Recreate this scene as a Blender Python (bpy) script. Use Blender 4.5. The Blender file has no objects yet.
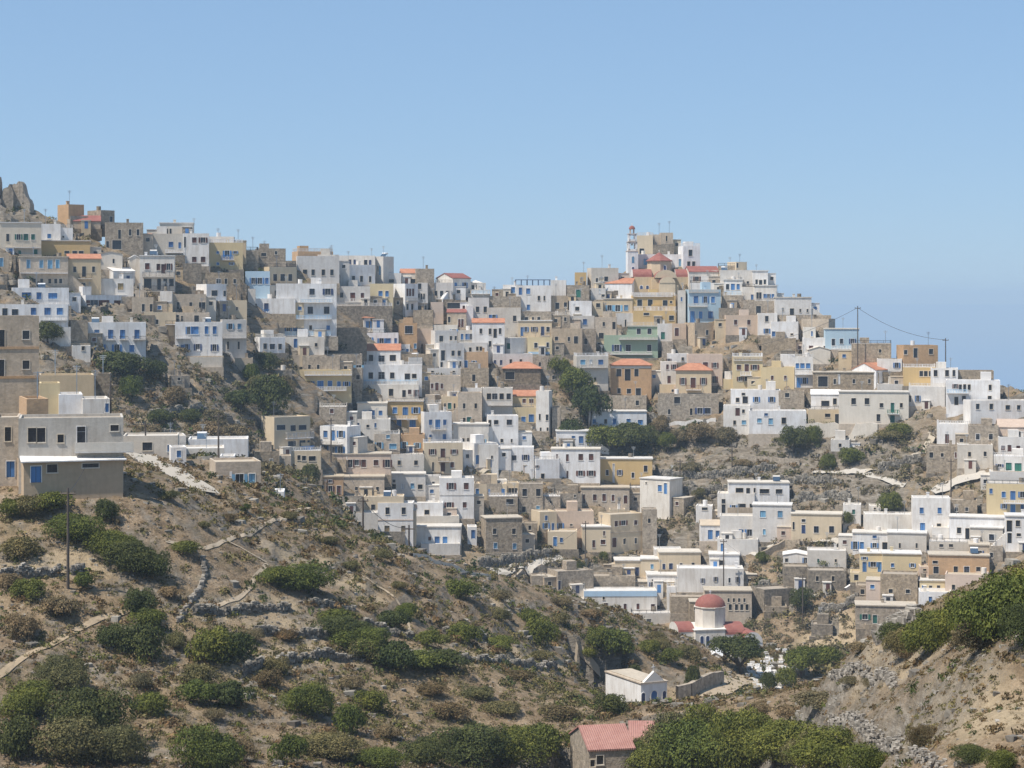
import bpy, math, random
import numpy as np
from mathutils import Vector, Matrix
random.seed(7)
R = math.radians
F = 2050.0; VH = 300.0; CU = 512.0
SC = bpy.context.scene
COL = SC.collection
SUNH = (-.85, -.53); SUNEL = 60; SUNE = 3.6; SKYS = .14; EXPO = 0.76; AIR = 0.9; DUST = 0.0; OZ = 7.0; HAZE = 0.00017; SGAM = .42; STINT = (.92, 1.18, 1.48)
TOWN = r'''
T 0 170 5.689
t 328 478 195 275 L62
s 498 652 228 310 L75 | k 16 28 280 632
e 418 572 258 335 G34 qr
s 600 815 298 480 | k 14 34 355 740 785 ; k 16 50 365 680 ; k 50 50 425 665 ; k 14 40 425 612
w 815 868 362 465 G24
w 230 345 306 405 | b 18 24 376 280
w 330 415 330 405 | k 10 10 380 360
o 0 235 300 492 E | g 18 32 381 106 188 ; g 26 34 382 147 ; k 14 42 385 44 ; g 14 22 468 112 ; g 22 34 470 203 ; = 70 230 418 22 l
a 235 512 405 492 E | k 24 14 468 380 425 462
e -10 50 470 575 | u 20 46 525 8
e 112 388 495 665 E | u 18 50 535 162 328 ; u 18 44 535 235 ; u 24 48 537 285 ; k 18 30 635 152 192 ; k 16 26 632 237 283 317 345 ; k 16 30 635 125 ; = 115 385 570 14 e
c 385 575 478 715 G28 | k 14 32 565 425 532 ; k 22 60 578 478 ; = 443 522 590 26 k ; k 14 22 635 425 ; k 14 20 662 428 ; k 28 60 672 470
o 565 695 465 580 V12 qe | k 12 24 518 646
w 583 768 556 645 L62 G20 qw
w 490 760 618 720 | y 32 38 663 555 686
w 795 992 490 695 E | r 26 38 548 838 ; r 18 38 552 901 ; r 18 52 562 928 ; r 18 38 550 959 ; = 812 992 580 26 k ; k 40 50 645 840 ; k 20 60 650 905 940 ; k 26 40 640 975 ; = 812 992 662 30 k ; ! 870 490
w 735 800 485 600 V20 qw
T 0 270 5.689
w 395 752 143 250 L92 | k 14 16 180 440 ; r 34 38 190 536 ; r 38 38 190 598 ; r 32 38 192 668
w 70 392 100 205 | b 48 36 147 150 ; b 28 36 147 222 ; b 48 34 147 300 ; = 125 395 178 24 w ; ! 240 95
w -10 385 195 335 | n 26 40 238 28 ; n 34 34 240 85 ; b 28 38 235 190 ; b 30 38 235 270 ; b 30 38 235 340 ; = 228 380 262 22 w
w 228 402 325 435
s 402 500 285 430
w 497 830 298 485 | b 28 52 365 551 629 697 779 ; = 512 572 376 20 k ; = 600 655 376 20 k ; = 680 728 376 20 k ; = 755 830 376 20 k ; b 26 38 443 573 ; b 28 42 446 665 ; b 24 38 446 750 ; ! 545 295
w 410 515 430 525 | k 16 20 445 473
e 750 872 155 270 | k 14 40 215 815 ; k 18 40 215 860
w 910 978 120 245 | r 18 50 210 948 ; ~ 912 975 175 8 w
c 820 1000 240 340 | k 22 26 295 848 ; k 16 26 295 893 ; = 940 1000 288 20 k
s 955 1050 602 680 L20 | k 14 16 620 1018
T 160 200 5.689
o -2 188 133 205 E | k 10 30 178 20 40 60
l -40 132 192 315 | b 26 30 253 62 ; b 14 36 258 112 ; = 30 130 282 16 w
w 130 278 190 378 | r 24 32 228 195 245 ; r 24 32 338 195 245 ; k 12 60 240 142
l 275 420 208 300
y 278 472 242 408 | b 12 16 298 329 429 ; b 14 16 362 329 408 ; b 22 32 305 382 ; = 350 420 313 26 b | tall yellow house with a bright blue balcony on the left ridge | yellow house with blue balcony
d 130 236 360 475
s 232 458 412 565 | l 26 26 462 333 ; k 16 30 462 375 ; k 14 26 462 425
w 205 378 478 635 L60 | k 30 32 530 310 ; k 14 28 532 368 ; k 12 20 602 305
e 65 262 535 640 | k 16 44 605 103 175 ; k 34 44 605 245 ; = 70 255 625 8 l
o -5 70 545 645 | r 20 50 610 38 ; k 10 40 605 10
c 378 495 570 668 | k 10 20 618 385 438
e -5 282 640 775 | k 16 50 680 100 ; k 12 30 675 125 ; k 24 36 675 208 ; = 28 100 692 20 k ; k 24 50 740 92
w 85 355 695 900 | b 18 40 742 163 ; b 42 44 741 198 ; b 22 44 740 265 311 ; n 20 36 838 215 ; n 20 36 840 310 ; b 12 32 841 100 ; b 18 40 844 126 ; b 14 40 842 152 ; = 90 170 765 20 w ; ! 270 680
l 170 356 893 950
l 355 492 681 905 | u 18 30 719 400 452 ; k 12 40 827 387 448 ; = 360 490 770 10 l
s 478 560 285 350
s 550 715 275 350 | k 14 20 300 660 ; k 26 20 310 590
t 750 985 292 355 L35 | k 14 24 335 825
d 605 775 345 395
c 562 778 380 475 L60 | k 20 36 441 655 741 ; k 24 36 441 698
u 485 625 405 505 | b 24 36 460 568 ; b 20 36 460 530 608
l 500 542 505 585
l 548 800 490 562 E | k 22 30 530 590 665 728 ; k 20 50 535 695
w 538 770 560 660 | n 26 46 610 605 ; k 10 20 600 545 ; = 585 622 622 18 b
l 780 1020 318 475 | k 22 30 410 825 ; k 18 34 412 871 929 978
w 660 1005 475 790 | n 30 36 522 865 955 ; n 30 40 627 855 ; n 28 40 627 948 ; k 66 50 621 752 ; = 680 975 655 20 u ; b 18 32 729 730 ; b 26 32 729 770 ; k 16 24 726 857 ; b 20 26 726 957 ; = 800 980 565 16 u ; = 710 970 748 22 u | large white house with sky blue balconies and blue outside stairs | white house with sky blue balconies
w 712 935 778 882 | b 18 50 815 771 ; k 14 18 824 888
w 528 712 782 872 L40 | n 18 28 832 598 ; n 28 28 834 639 ; n 18 28 834 683
e 425 528 899 985
d 592 752 969 1020
s 45 170 999 1070 L25 | k 14 20 1022 105
y 762 1090 969 1090 | b 20 26 1044 858 ; b 34 40 1049 913 ; b 26 28 1044 967 ; b 20 32 1047 1018 ; b 22 24 1046 1062 ; k 14 18 1045 796 ; = 822 1090 975 20 w ; = 835 1060 1076 22 w | long yellow house with pale blue doors above a stone terrace | long yellow house
s 810 1024 888 972 | k 16 24 949 850 900
T 160 390 5.689
c 575 855 155 385 L75 | k 44 28 213 688 ; k 26 34 217 757 ; k 42 26 213 811 ; k 42 28 305 750 ; k 30 34 302 810 ; k 14 30 302 845 ; = 712 880 245 40 l ; = 795 880 325 30 b | tall cream house with stacked grey balconies and yellow side wall | cream house with grey balconies
c 740 915 345 465 | k 18 30 385 790 ; k 24 28 388 819 ; k 40 30 390 866 ; r 18 30 440 764
s 535 680 350 465 | c 18 46 415 632 ; k 14 40 410 570
e 680 745 375 465 | c 22 44 412 687
T 320 420 5.689
w 0 232 38 224 R78 | b 22 36 80 31 119 ; b 20 60 88 76 ; b 20 44 168 30 ; b 26 44 172 115 ; b 16 36 172 76 ; = 0 130 118 14 l
w 140 208 158 200 | b 20 16 175 177
s 210 310 135 200
p 28 402 195 308 E | r 24 30 240 119 ; r 24 42 247 171 ; r 22 30 242 210 ; r 24 40 247 248 ; r 26 34 243 319 ; r 28 40 247 384 ; r 16 34 248 70 | long low pinkish house with a row of seven maroon openings | long pinkish house
l 405 592 198 308 | k 22 28 243 452 ; k 20 28 243 546
e 310 455 80 192 | u 22 22 95 387 ; u 24 34 145 335 ; u 40 30 150 415
t 460 595 82 192 | u 22 34 142 479 ; u 18 32 145 553
T 320 340 5.689
w 242 457 25 148 G36 | k 24 32 102 290 ; l 34 40 108 350 ; k 32 32 102 414 | white top-storey house with orange tiled roof above a blue railing | white house with long orange roof
w 245 580 142 258 | k 26 36 202 289 ; l 34 40 202 350 ; k 24 36 202 411 ; k 30 32 208 497 ; k 26 24 205 536 ; = 250 560 226 26 u
l 505 582 100 165 | ; ! 545 100
w 240 562 255 365 | k 28 40 298 298 ; k 26 40 298 404 ; k 18 40 305 478 ; r 20 24 295 510 ; r 16 40 303 548
o 212 380 362 455 E | b 18 30 417 254 344 ; b 32 40 420 296 ; = 185 385 445 22 l
w 160 400 450 545 | b 20 18 482 212 ; k 14 16 490 272 ; b 10 26 485 315
a 380 586 345 505 | b 26 34 400 426 545 ; b 28 44 405 485 ; = 385 555 430 18 w ; b 24 44 475 450 ; b 32 44 478 527 ; = 375 590 332 14 l | orange ochre house with five blue shutters and white balcony | ochre house with blue shutters
w 555 750 410 595 L38 | b 18 30 468 629 710 ; b 26 56 480 670 ; b 16 30 553 629 ; b 18 34 553 708 ; = 632 715 498 12 l
c 580 812 586 758 L12 | r 18 28 636 640 ; r 24 50 643 699 ; r 22 26 635 763 ; = 672 735 665 24 k ; k 12 50 721 643 ; r 24 50 723 699 ; r 18 28 710 752 | mustard cream house with small black iron balcony at its centre | mustard house with iron balcony
w 808 1008 588 725 L70 | b 24 52 680 899 ; b 14 20 658 979
s -5 150 380 490 | r 18 26 405 67
s 0 240 80 180 | k 22 24 155 100 ; l 18 24 150 166 ; u 30 16 150 220
s 185 240 160 290 | k 18 24 212 216
e 625 800 205 345 | r 14 28 262 638 693 ; r 18 44 265 665 ; = 640 680 290 18 k
l 610 805 160 212 | k 16 10 180 640 760
c 690 785 320 420 | k 12 28 375 711 ; g 18 34 375 737 ; k 10 28 375 765
e 785 922 300 480 | k 16 28 375 820 886 ; k 14 22 455 820 ; g 22 34 455 848
w 810 922 272 335
e 585 690 360 420 | k 20 10 400 600 640
l 755 960 480 600 E | k 18 26 572 812 ; k 12 22 568 842 ; k 16 24 572 866 ; u 16 24 576 900 930
w 640 820 18 165 L40 | k 22 56 88 700 ; k 18 30 75 757 ; k 16 30 75 792 ; k 14 26 140 692 ; k 10 26 135 798
t 818 957 68 165 | b 18 40 138 827 ; b 14 26 132 876
s 800 960 162 268 | k 18 40 215 875
T 480 330 5.689
l 15 185 330 495 | k 24 34 378 51 ; l 28 36 378 84 ; k 24 34 378 123 163 ; = 40 185 402 24 l
w 30 158 405 495 | k 14 12 457 74 ; r 26 44 460 126
w 45 218 488 668 | k 14 34 530 54 ; k 22 26 525 92 ; n 28 28 525 167 ; k 14 22 630 124 ; k 12 22 630 180
y 182 362 347 445 G30 | r 20 26 403 251 ; r 24 26 403 292 ; r 18 26 403 331 ; = 190 360 424 20 l | small yellow top-floor house with bright orange tiled roof | yellow house with orange roof
y 182 322 440 530 | b 30 44 502 292 ; b 24 36 510 247
w 318 412 347 588 R20 | k 10 34 495 340 ; k 12 34 498 385 ; k 10 20 565 345 385
s 410 458 440 585
d 130 345 182 310 P36 | k 110 48 245 275 ; k 50 40 260 170 | dark stone pavilion under a low red hipped tile roof | dark pavilion with red hipped roof
l 60 275 45 142 R100 | g 22 30 92 176 223 ; u 16 40 100 112
l 75 300 135 208 | k 14 22 178 175 232 ; n 14 30 185 85 120
y 270 410 40 138 | n 16 28 87 318 ; n 14 28 85 385 ; ~ 275 395 124 14 u
s 300 470 150 295 | k 16 24 195 340 418 ; k 16 22 270 385 418
l 530 730 148 358 L20 | u 26 28 183 585 ; w 16 24 180 630 ; b 26 28 183 687 ; = 570 725 198 14 l ; k 20 22 280 600 ; k 12 20 278 628 ; k 16 18 280 655
c 562 668 298 362
t 742 975 165 385 P34 | k 28 44 243 790 ; k 32 66 255 840 ; k 24 44 243 890 ; k 20 28 345 791 ; k 24 30 348 847 ; k 28 50 357 901 ; ~ 745 972 205 12 o | large square tan stone house with orange hipped roof | tan stone house with hipped roof
s 735 947 372 465 | k 20 30 415 895
w 622 948 465 565 E | b 18 26 520 650 ; k 16 24 520 715 ; b 20 34 522 765 ; b 24 34 522 845 ; b 26 28 525 912 | long low white bungalow with five blue openings behind dense trees | low white bungalow
T 480 220 5.689
n 840 1012 600 665 | n 24 32 633 903 ; n 22 32 633 964 ; = 835 1008 580 22 l
n 705 1012 655 785 | n 26 36 728 778 844 ; n 22 34 728 963 ; = 790 1012 665 12 l ; = 700 980 748 14 l | wide pale green house with grey terrace rail and sloping stairs | pale green house
n 705 776 625 695 | k 12 8 640 740
w 130 238 368 445 | b 20 34 400 188 ; = 165 205 415 38 u
w 205 405 372 525 | b 16 40 405 230 ; b 22 32 405 274 ; k 12 26 445 335 ; k 10 26 445 366 ; b 18 30 497 275 ; ^ 200 402 336 376 n | white house topped by a dark blue rooftop pergola | house with rooftop pergola
w 402 490 342 440
s 60 232 435 505 | k 14 24 475 85
l 40 232 498 605 | b 14 22 550 57 ; b 16 24 550 80 ; k 16 30 560 197 ; n 16 34 550 200
w -45 140 562 755 G24 | k 12 30 632 5 114 ; k 14 30 634 57 ; k 20 50 645 86 ; k 14 34 705 57
e 395 500 430 545 L12 | k 24 50 495 440 ; k 18 28 482 486
s 495 622 370 475 | g 24 42 418 559
l 608 788 272 405 L26 | k 14 20 342 665 ; c 24 20 337 690 ; k 22 24 335 718
a 540 606 298 375 | y 10 24 340 575
w 508 636 460 585 | k 20 24 505 553
w 712 895 332 460 R30 G30 | k 22 26 415 774
l 630 715 388 465 | w 10 24 405 680 ; k 16 12 430 700
c 640 700 465 540 | k 24 20 485 672
c 703 868 450 540 E | u 22 32 500 737 831 ; u 26 34 502 784
l 512 652 545 625 | b 22 32 580 597
s 230 407 520 605 | k 16 22 563 265 298 335
s 408 512 540 615 | k 14 22 565 430 485
c 218 408 575 672 E | b 12 50 635 238 ; b 12 26 622 262 ; n 18 26 622 309 387 ; n 18 50 632 356 ; = 345 400 642 16 k | cream house with five blue shutters under a pale roof ledge | cream house with roof ledge
e 405 582 618 765 | k 18 24 675 435 ; k 14 24 677 506 ; k 22 40 682 546 ; k 18 28 735 425
s 578 660 620 760 | k 20 40 640 606 ; k 20 30 690 602
e 655 776 552 705 | k 14 24 592 704 ; k 20 40 600 762 ; k 28 44 665 690
l 775 1012 530 608 | k 10 40 600 828
T 320 230 5.689
l -10 108 140 265 | k 14 28 240 18 68
s -10 92 258 305
w 105 314 145 205 | n 14 28 182 170 197 ; n 18 28 184 260 ; n 14 28 184 285
w 92 314 198 318 L52 | k 18 34 278 190 236 ; k 12 30 280 285
l 312 420 150 305 R60 | u 12 50 230 340 ; k 8 30 220 330 ; ! 345 150
l 365 462 245 308 | k 30 20 290 405
w 455 574 222 312 G24 | k 28 24 290 530
s 548 650 220 385
w 660 858 247 398 L95 G28 qr | b 16 30 315 772 ; b 14 30 315 824 ; b 12 30 385 785 | white house with maroon gable roof alone on the skyline saddle | white house with maroon gable
l 640 757 300 395 | k 14 30 362 660 ; k 16 30 362 692 725
w 856 918 285 340 P14 qw | k 14 22 325 870 895
l 862 968 340 405 | ; = 862 968 345 16 u
s 968 1024 375 435
l 90 285 320 435 | k 18 28 370 123 ; r 26 48 380 186 ; r 18 28 372 241 ; = 140 240 388 20 l
y 285 417 305 438 | b 24 34 363 344 ; b 16 34 363 381 ; = 325 380 388 18 l
w 415 557 305 492 L70 | r 12 40 355 497 513 530 ; k 12 30 437 497 525 ; = 490 555 385 18 l
l 555 612 300 455 | k 16 34 320 565 ; k 10 36 380 563 577 592 ; k 20 24 442 568 ; k 12 24 440 600 ; = 555 615 395 18 l
p 630 702 410 475
e 722 832 452 565 G18 qr | k 14 34 510 735 ; r 12 46 530 793 810
d 705 832 400 455 | k 90 30 430 770
l 845 962 385 505 | k 16 30 452 896 940
w 832 872 430 560
d 98 412 432 555
w 210 376 470 582 L40 P28 | b 24 36 538 273 ; b 26 40 540 312 ; b 20 34 538 349 ; = 275 430 570 18 w | little white house with orange hipped roof and blue windows | little house with orange hipped roof
w 265 446 585 655 | b 24 30 625 280 ; b 22 28 630 350 ; b 30 28 630 388 ; b 16 28 630 430
d 100 267 555 715
t 445 552 530 692 | n 40 42 567 505 ; u 14 30 660 548
s 530 642 455 555
p 548 642 560 645
w 452 512 650 710 | b 16 24 688 497 ; b 10 10 680 470
l 617 782 572 730 L38 | k 24 34 618 690 ; k 12 22 615 745 772
w 640 782 540 585 | b 24 14 572 762
l 785 872 570 645 | b 12 34 607 808 859 ; b 14 34 607 834
l 820 952 640 700 | k 14 22 680 855 ; k 12 22 675 895 915
s 445 640 705 770
T 620 220 5.689
c 95 187 88 195 | k 26 30 177 124
e 165 240 82 152 | k 18 40 130 184
e 232 302 72 147 | k 10 30 105 265
w 95 392 195 275 | u 22 36 238 145 ; u 26 38 242 347 ; k 10 24 250 388
w 330 456 148 268 L30 | k 20 34 187 401 ; k 16 26 249 391 419
w 365 562 264 358 L28 G32 qr | r 22 26 335 438
s 560 662 262 300
c 610 722 238 297 L50 | k 12 24 258 625
l 570 757 285 375 | k 14 14 355 727 ; ! 545 270
w 755 842 290 380 E | k 12 26 352 777 824 ; k 18 28 355 800
w 590 697 342 435 E | n 18 32 380 612 ; b 22 36 380 642 ; b 18 30 380 672 ; = 592 690 405 20 u
l 460 600 318 375
w 400 588 358 415
u 370 573 395 585 L22 | b 26 38 453 432 ; b 18 36 453 486 ; b 20 36 453 529 ; = 385 495 475 16 l ; b 28 62 550 412 ; b 24 40 540 459 ; b 26 40 540 515 ; = 390 560 395 16 l | sky blue house with six bright blue shutters below the summit church | sky blue house
a 70 316 430 545 | k 26 34 471 112 172 ; k 26 30 472 257 ; k 14 14 467 290 ; = 75 300 412 22 w ; = 78 318 492 24 w | ochre yellow house with two long white balconies below the church | ochre house with white balconies
a 75 320 515 598 | k 26 26 557 293 ; k 30 12 535 150
c 262 332 370 435 | k 10 30 400 282
l 328 373 400 590 | b 10 24 450 350
l 215 297 590 685 | g 24 40 658 244 ; k 12 20 590 240
p 298 377 590 690 | r 24 44 637 323
e 365 532 585 715 L60 | k 10 22 640 428 ; k 18 28 640 496
s 238 302 690 755
s 578 702 430 510
d 568 702 500 585
s 700 907 460 540 | k 26 44 512 788
w 695 767 380 465 | b 12 30 440 752
w 765 892 375 465 E | k 12 34 430 783 798 ; b 12 24 432 823 845 870
p 602 792 542 655 | r 20 28 582 658 733 | plain pinkish block with two square maroon windows on dark rocks | pinkish block with maroon windows
w 785 895 530 655 | k 20 32 562 835 ; b 18 26 632 836
w 860 1015 578 680 | b 18 26 648 874 ; b 22 36 655 925 ; k 12 10 650 977
s 810 1002 672 745
T 780 270 4.197
l -20 132 116 197 E | k 8 14 165 12 ; k 18 28 175 50 ; k 8 14 170 85 115
s -5 215 190 222
e 90 232 205 255 R28
w 98 150 240 305 | b 8 20 267 134
w 100 206 285 360 | r 18 18 328 192 ; r 16 16 326 130
u 190 332 248 335 E | n 14 28 303 224 ; n 14 22 299 258 304 ; = 215 330 322 14 w | pale blue house with grey roof edge left of the tall pole | pale blue house
s 300 467 308 405 | k 10 14 340 420
p 300 396 345 405 | r 12 16 385 377
o 118 212 322 395 V14 qo
t 488 663 316 410 L30 | k 14 18 345 526 ; k 16 40 348 569 ; k 16 22 342 634 | tall orange tan block standing alone on the right skyline | orange tan block
w 408 512 372 435 | b 14 22 400 490
w 303 497 393 492 L100 G28 | k 10 18 455 435 ; k 12 18 462 474 | white house with broad white gable and orange roof below the pole | house with broad white gable
a 518 652 408 495 | k 14 20 435 593 612 632
w 632 747 412 525 | k 14 24 433 653 701 ; k 10 24 433 730 ; k 10 14 500 652
s 745 897 422 470
w 698 924 462 585 | r 10 20 488 736 ; k 12 30 495 775 ; k 10 24 492 757 794 ; k 12 22 493 882 ; k 14 34 550 740 ; k 16 18 538 880 772 ; = 700 790 500 14 u
w 768 1050 548 655 L32 | k 16 22 573 830 887 ; k 18 18 577 956 ; k 14 18 577 1002 ; k 12 20 635 885
w 658 794 648 735 | r 14 36 708 701 ; r 14 36 706 746 ; r 12 32 706 779
s 793 917 652 765 | l 16 24 700 830 885
p 915 1060 630 705 G30 qp | k 12 18 660 955 976 ; b 14 18 687 1002
l 918 1060 700 770 | r 16 20 747 936 1000 ; r 14 26 748 963
w 5 62 355 415
w 62 139 366 502 | b 14 22 402 73 ; b 16 22 402 94 118 ; b 18 44 475 78 ; b 14 24 465 103 ; = 62 138 422 14 w
s 140 415 430 508 E | k 40 44 468 180 ; k 10 20 468 230 ; w 8 40 460 248 ; k 12 18 467 310 ; k 10 18 467 375 | long low grey stone house with flat ledge and dark porch | long grey stone house
o 248 540 512 645 E | k 18 24 551 309 365 ; k 14 20 568 426 ; g 16 40 578 472 ; k 12 20 568 509 ; k 14 30 620 413 ; g 18 30 625 472 ; = 450 500 584 16 g
w 130 252 505 595 G18 qw | k 14 24 552 230 ; k 30 20 560 190
c 118 252 585 650 | k 18 40 625 246 ; k 20 16 610 200
l 540 692 490 582 | b 10 26 540 578 ; k 8 26 540 542
l 410 540 478 520
l 213 292 713 770 | k 12 16 736 252
s -5 102 508 590 | k 18 18 525 30
T 620 330 5.689
w 630 913 340 462 | k 20 26 398 669 ; k 26 36 398 712 ; b 18 30 395 776 ; b 20 28 395 863 ; k 18 12 365 702
w 588 740 430 602 | r 24 46 466 669 ; k 16 18 462 702 ; k 14 24 527 652 ; u 22 24 526 705
w 735 1060 458 602 | b 20 14 481 831 ; u 26 26 515 793 ; u 24 34 520 857 ; k 22 34 516 932
w 268 390 135 195 | r 12 20 172 270 ; k 12 18 165 357
w 232 322 180 310 | r 14 26 210 270 ; r 18 26 210 315 ; r 20 40 282 279
p 388 583 138 330 | r 28 32 200 486 ; r 20 30 200 540 ; r 20 36 282 536 ; r 16 30 200 436
c 318 520 190 410 P38 | r 20 36 291 358 474 ; r 28 56 300 416 ; = 376 460 312 26 r ; r 18 28 388 358 474 ; r 26 30 389 414 | cream house with orange hipped roof and maroon shutters on stone base | cream house with hipped roof
c 225 320 310 370 | k 12 12 345 300
s 215 562 365 515 | k 34 40 400 325 ; n 30 34 460 455 ; n 34 34 460 499 ; k 14 40 465 405 ; k 14 30 465 280
y 643 812 150 335 | r 22 30 212 676 767 ; r 24 44 216 721 ; r 18 24 278 684 ; k 16 24 278 716 ; r 26 34 284 781 ; = 684 750 235 22 w ; = 645 810 152 20 l | pale yellow house with maroon shutters and grey roof railing | yellow house with maroon shutters
y 800 992 212 338 | r 16 24 272 866 941
s 588 645 160 250
w 595 645 235 290
y 590 650 280 335 | r 10 20 290 632
w 918 996 138 218
T 480 420 5.689
w -5 105 140 280 | n 12 18 213 68
w 105 306 155 290 | n 14 60 230 134 ; n 24 28 216 194 ; n 22 28 213 259
w 435 652 65 172 E | b 18 14 97 531 ; b 26 40 112 575 ; b 20 34 113 617
s 412 562 105 175 L45 | k 18 24 150 440
w 405 683 168 358 E | r 24 34 211 573 632 ; r 24 30 303 572 632 ; r 12 34 212 438 ; r 14 40 215 497 ; r 12 40 310 497 ; r 28 36 307 424 | two-storey white house with square brown shutters beside the ochre bungalow | white house with brown shutters
w 292 452 225 345 L25 | r 10 16 265 313 ; k 18 30 320 357
a 683 980 222 368 E | n 14 28 299 724 795 ; n 14 28 314 870 ; n 18 36 277 942 ; w 8 110 305 760 | deep ochre house with white roof edge and small blue windows | deep ochre house
c -5 152 365 455 | b 20 34 411 69 ; b 22 24 404 110 ; b 10 40 412 136
w 88 155 342 385
c 150 222 358 440 | k 14 40 408 170 188 205
s 220 357 362 530 | k 24 42 412 254 332 ; k 20 30 507 250 ; u 20 24 502 330
s 355 457 435 525 | k 14 24 470 400
e 575 850 388 490 E | r 12 50 448 592 ; r 20 36 441 653 ; r 20 38 441 706 ; r 14 36 443 757 ; r 18 44 452 828 | long beige stone house with five maroon openings in one row | long beige house
s 850 1007 388 505 | k 14 26 443 882 ; k 14 30 437 971
s 440 580 418 500 | k 10 14 432 540
s 925 1007 508 735 | k 16 28 573 963
c 672 925 538 765 L70 | r 20 28 583 886 ; r 22 28 585 816 ; r 18 30 590 775 ; k 16 30 690 822 ; k 16 30 687 886 ; r 22 50 697 764 ; ~ 672 925 640 5 e | tall plain cream house with flat roofs stepping down to the left | tall plain cream house
c 738 827 508 548
c 582 742 610 750 E | r 16 40 705 647 ; r 26 24 694 700 ; r 12 26 645 706
c 290 437 523 650 L50 | b 16 28 557 377 ; b 18 30 602 376 ; b 14 44 608 415
p 435 647 520 660 | b 18 44 608 456 ; k 14 10 597 519
c 385 552 635 745 | b 20 50 692 427 ; b 16 26 683 463
s 5 240 562 768 L28 E | k 20 34 633 84 ; k 20 30 633 193 ; u 22 34 715 88 ; u 20 30 718 197 | tall bare grey stone house with pale slab roof | tall bare stone house
s 240 324 588 705 | k 14 26 613 283
s 50 215 435 520 | k 40 30 465 170
T 320 420 5.689
e 132 366 325 435 E | k 18 26 394 207 327
t -5 132 325 435 E | r 16 18 348 59 ; r 24 34 391 59 ; r 24 54 402 107 ; k 12 50 398 15
l 365 600 310 435 E | k 14 18 347 421 ; k 22 28 378 421 ; w 20 30 378 470 ; u 18 30 376 525 ; k 24 28 380 570
l 600 692 320 410 | n 14 16 358 645
w 680 876 330 560 | r 26 34 376 747 832 ; r 24 32 484 734 ; r 22 32 483 823 ; ~ 680 876 424 5 l | white house with four tan framed windows next to pink bougainvillea | white house by bougainvillea
w 530 700 470 560 | r 12 20 490 535 ; k 24 24 525 608
s -5 247 435 535 | k 14 30 480 70
o 70 162 478 535 | k 20 26 505 96
l 95 330 530 640 | k 30 20 590 215
c 250 475 435 645 | k 24 38 500 302 ; r 26 22 578 281 ; r 26 40 620 281 ; ! 380 435
w 328 530 472 715 | k 24 40 517 384 476 ; y 26 34 618 381 ; y 24 34 618 473 ; ~ 328 530 566 6 p | square white house with four dark windows above the scrub slope | square white house above slope
l 530 792 548 620
w 540 800 610 712 E | r 14 20 675 624 ; b 24 40 682 666 711
l 575 797 705 768
w 840 892 608 705 | b 22 50 650 871
s 875 1030 362 445 | b 18 40 412 896
T 640 420 5.689
w 0 243 342 562 R75 E | b 22 36 388 113 ; k 10 8 358 35 ; b 16 60 390 145
w 505 850 358 495 E | k 40 28 400 566 ; k 20 32 403 615 ; k 50 28 406 708 ; k 34 28 407 791 ; k 12 28 400 652 ; ! 780 355 | wide white flat-roofed block at the foot of the rocky slope | wide white block
l 640 860 488 695 E | u 30 36 535 699 ; u 26 36 536 797 ; u 18 30 637 707 ; u 20 30 640 806
w 440 652 420 555 | k 20 26 463 475 ; k 20 50 508 475 ; b 18 34 502 533 ; k 40 30 492 580 ; k 16 40 498 632
l 455 648 545 695 | b 28 34 638 575 ; b 26 38 641 623
w 318 410 490 585 | k 30 16 505 368
w 345 460 575 700 G26 qe | b 28 50 652 400 ; b 20 34 648 441
l 440 672 680 770 | b 18 50 727 467
c 860 1146 540 690 E | k 12 40 602 874 ; n 22 48 622 930 ; n 20 14 572 930 ; n 26 36 623 1003 1090
T 800 420 4.571
s 578 732 120 245 | k 16 24 160 600 ; k 12 18 160 650 ; r 10 26 160 712
l 720 882 112 220 | k 14 22 157 775 ; k 12 22 155 846
w 885 1070 165 240 | g 24 34 213 954 ; g 30 38 217 997 ; n 18 12 208 912 | white house with two green shutters at the right edge | white house with green shutters
l 868 1040 235 295
y 855 1070 290 435 | b 14 22 325 873 ; b 16 26 341 931 1016 ; b 20 40 345 973 ; b 14 22 394 931 1016 ; b 20 44 408 973 ; = 930 1040 362 14 w | yellow house with blue doors and white balcony by the right edge | yellow house with blue doors
w 515 687 355 515 | b 18 26 414 556 638 ; b 20 36 488 560 ; k 18 14 480 635 | plain bright white house with walled courtyard of green shrubs | white courtyard house
w 298 517 430 505
w 318 370 392 440 | k 10 8 405 342
w 197 278 388 475 | g 14 20 420 245
s 687 810 365 450 | k 12 18 408 715 762
w 683 942 450 565 E | k 18 26 505 727 ; k 16 50 520 765
l 778 927 497 585 E | n 20 26 536 876
w 603 682 490 560
w 940 1060 440 598 E | k 20 50 485 957 ; k 18 26 473 996 ; k 18 44 540 958 ; k 18 12 525 1000
w 240 402 520 610 E | b 16 36 573 252 ; b 18 40 577 283 ; b 18 22 573 341 ; b 16 12 534 341 ; k 22 36 577 388
l 400 578 520 615 E | k 10 20 574 456 533
l 590 782 560 625 | k 18 12 574 646 690 ; n 22 10 609 645 690 738
e 775 866 572 655 E | n 18 26 611 822
s 865 927 575 650 | k 14 22 618 875
y 275 380 610 705 E | b 16 46 672 295 364 ; b 24 22 660 335 ; b 14 14 632 295
y 378 555 612 715 E | b 14 20 664 423 514 | yellow block with two small white framed blue windows | yellow block with small windows
y 230 380 698 740 | k 16 26 720 257
t 590 866 618 715 E | k 22 32 686 622 ; k 18 28 683 712 ; n 24 34 686 762 ; k 16 28 686 815 ; k 22 12 650 618 ; ! 800 705
p 548 602 670 745 | k 12 10 685 570
T 820 510 5.02
p 628 842 328 430 | k 16 24 388 670 ; n 22 16 384 773
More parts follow.
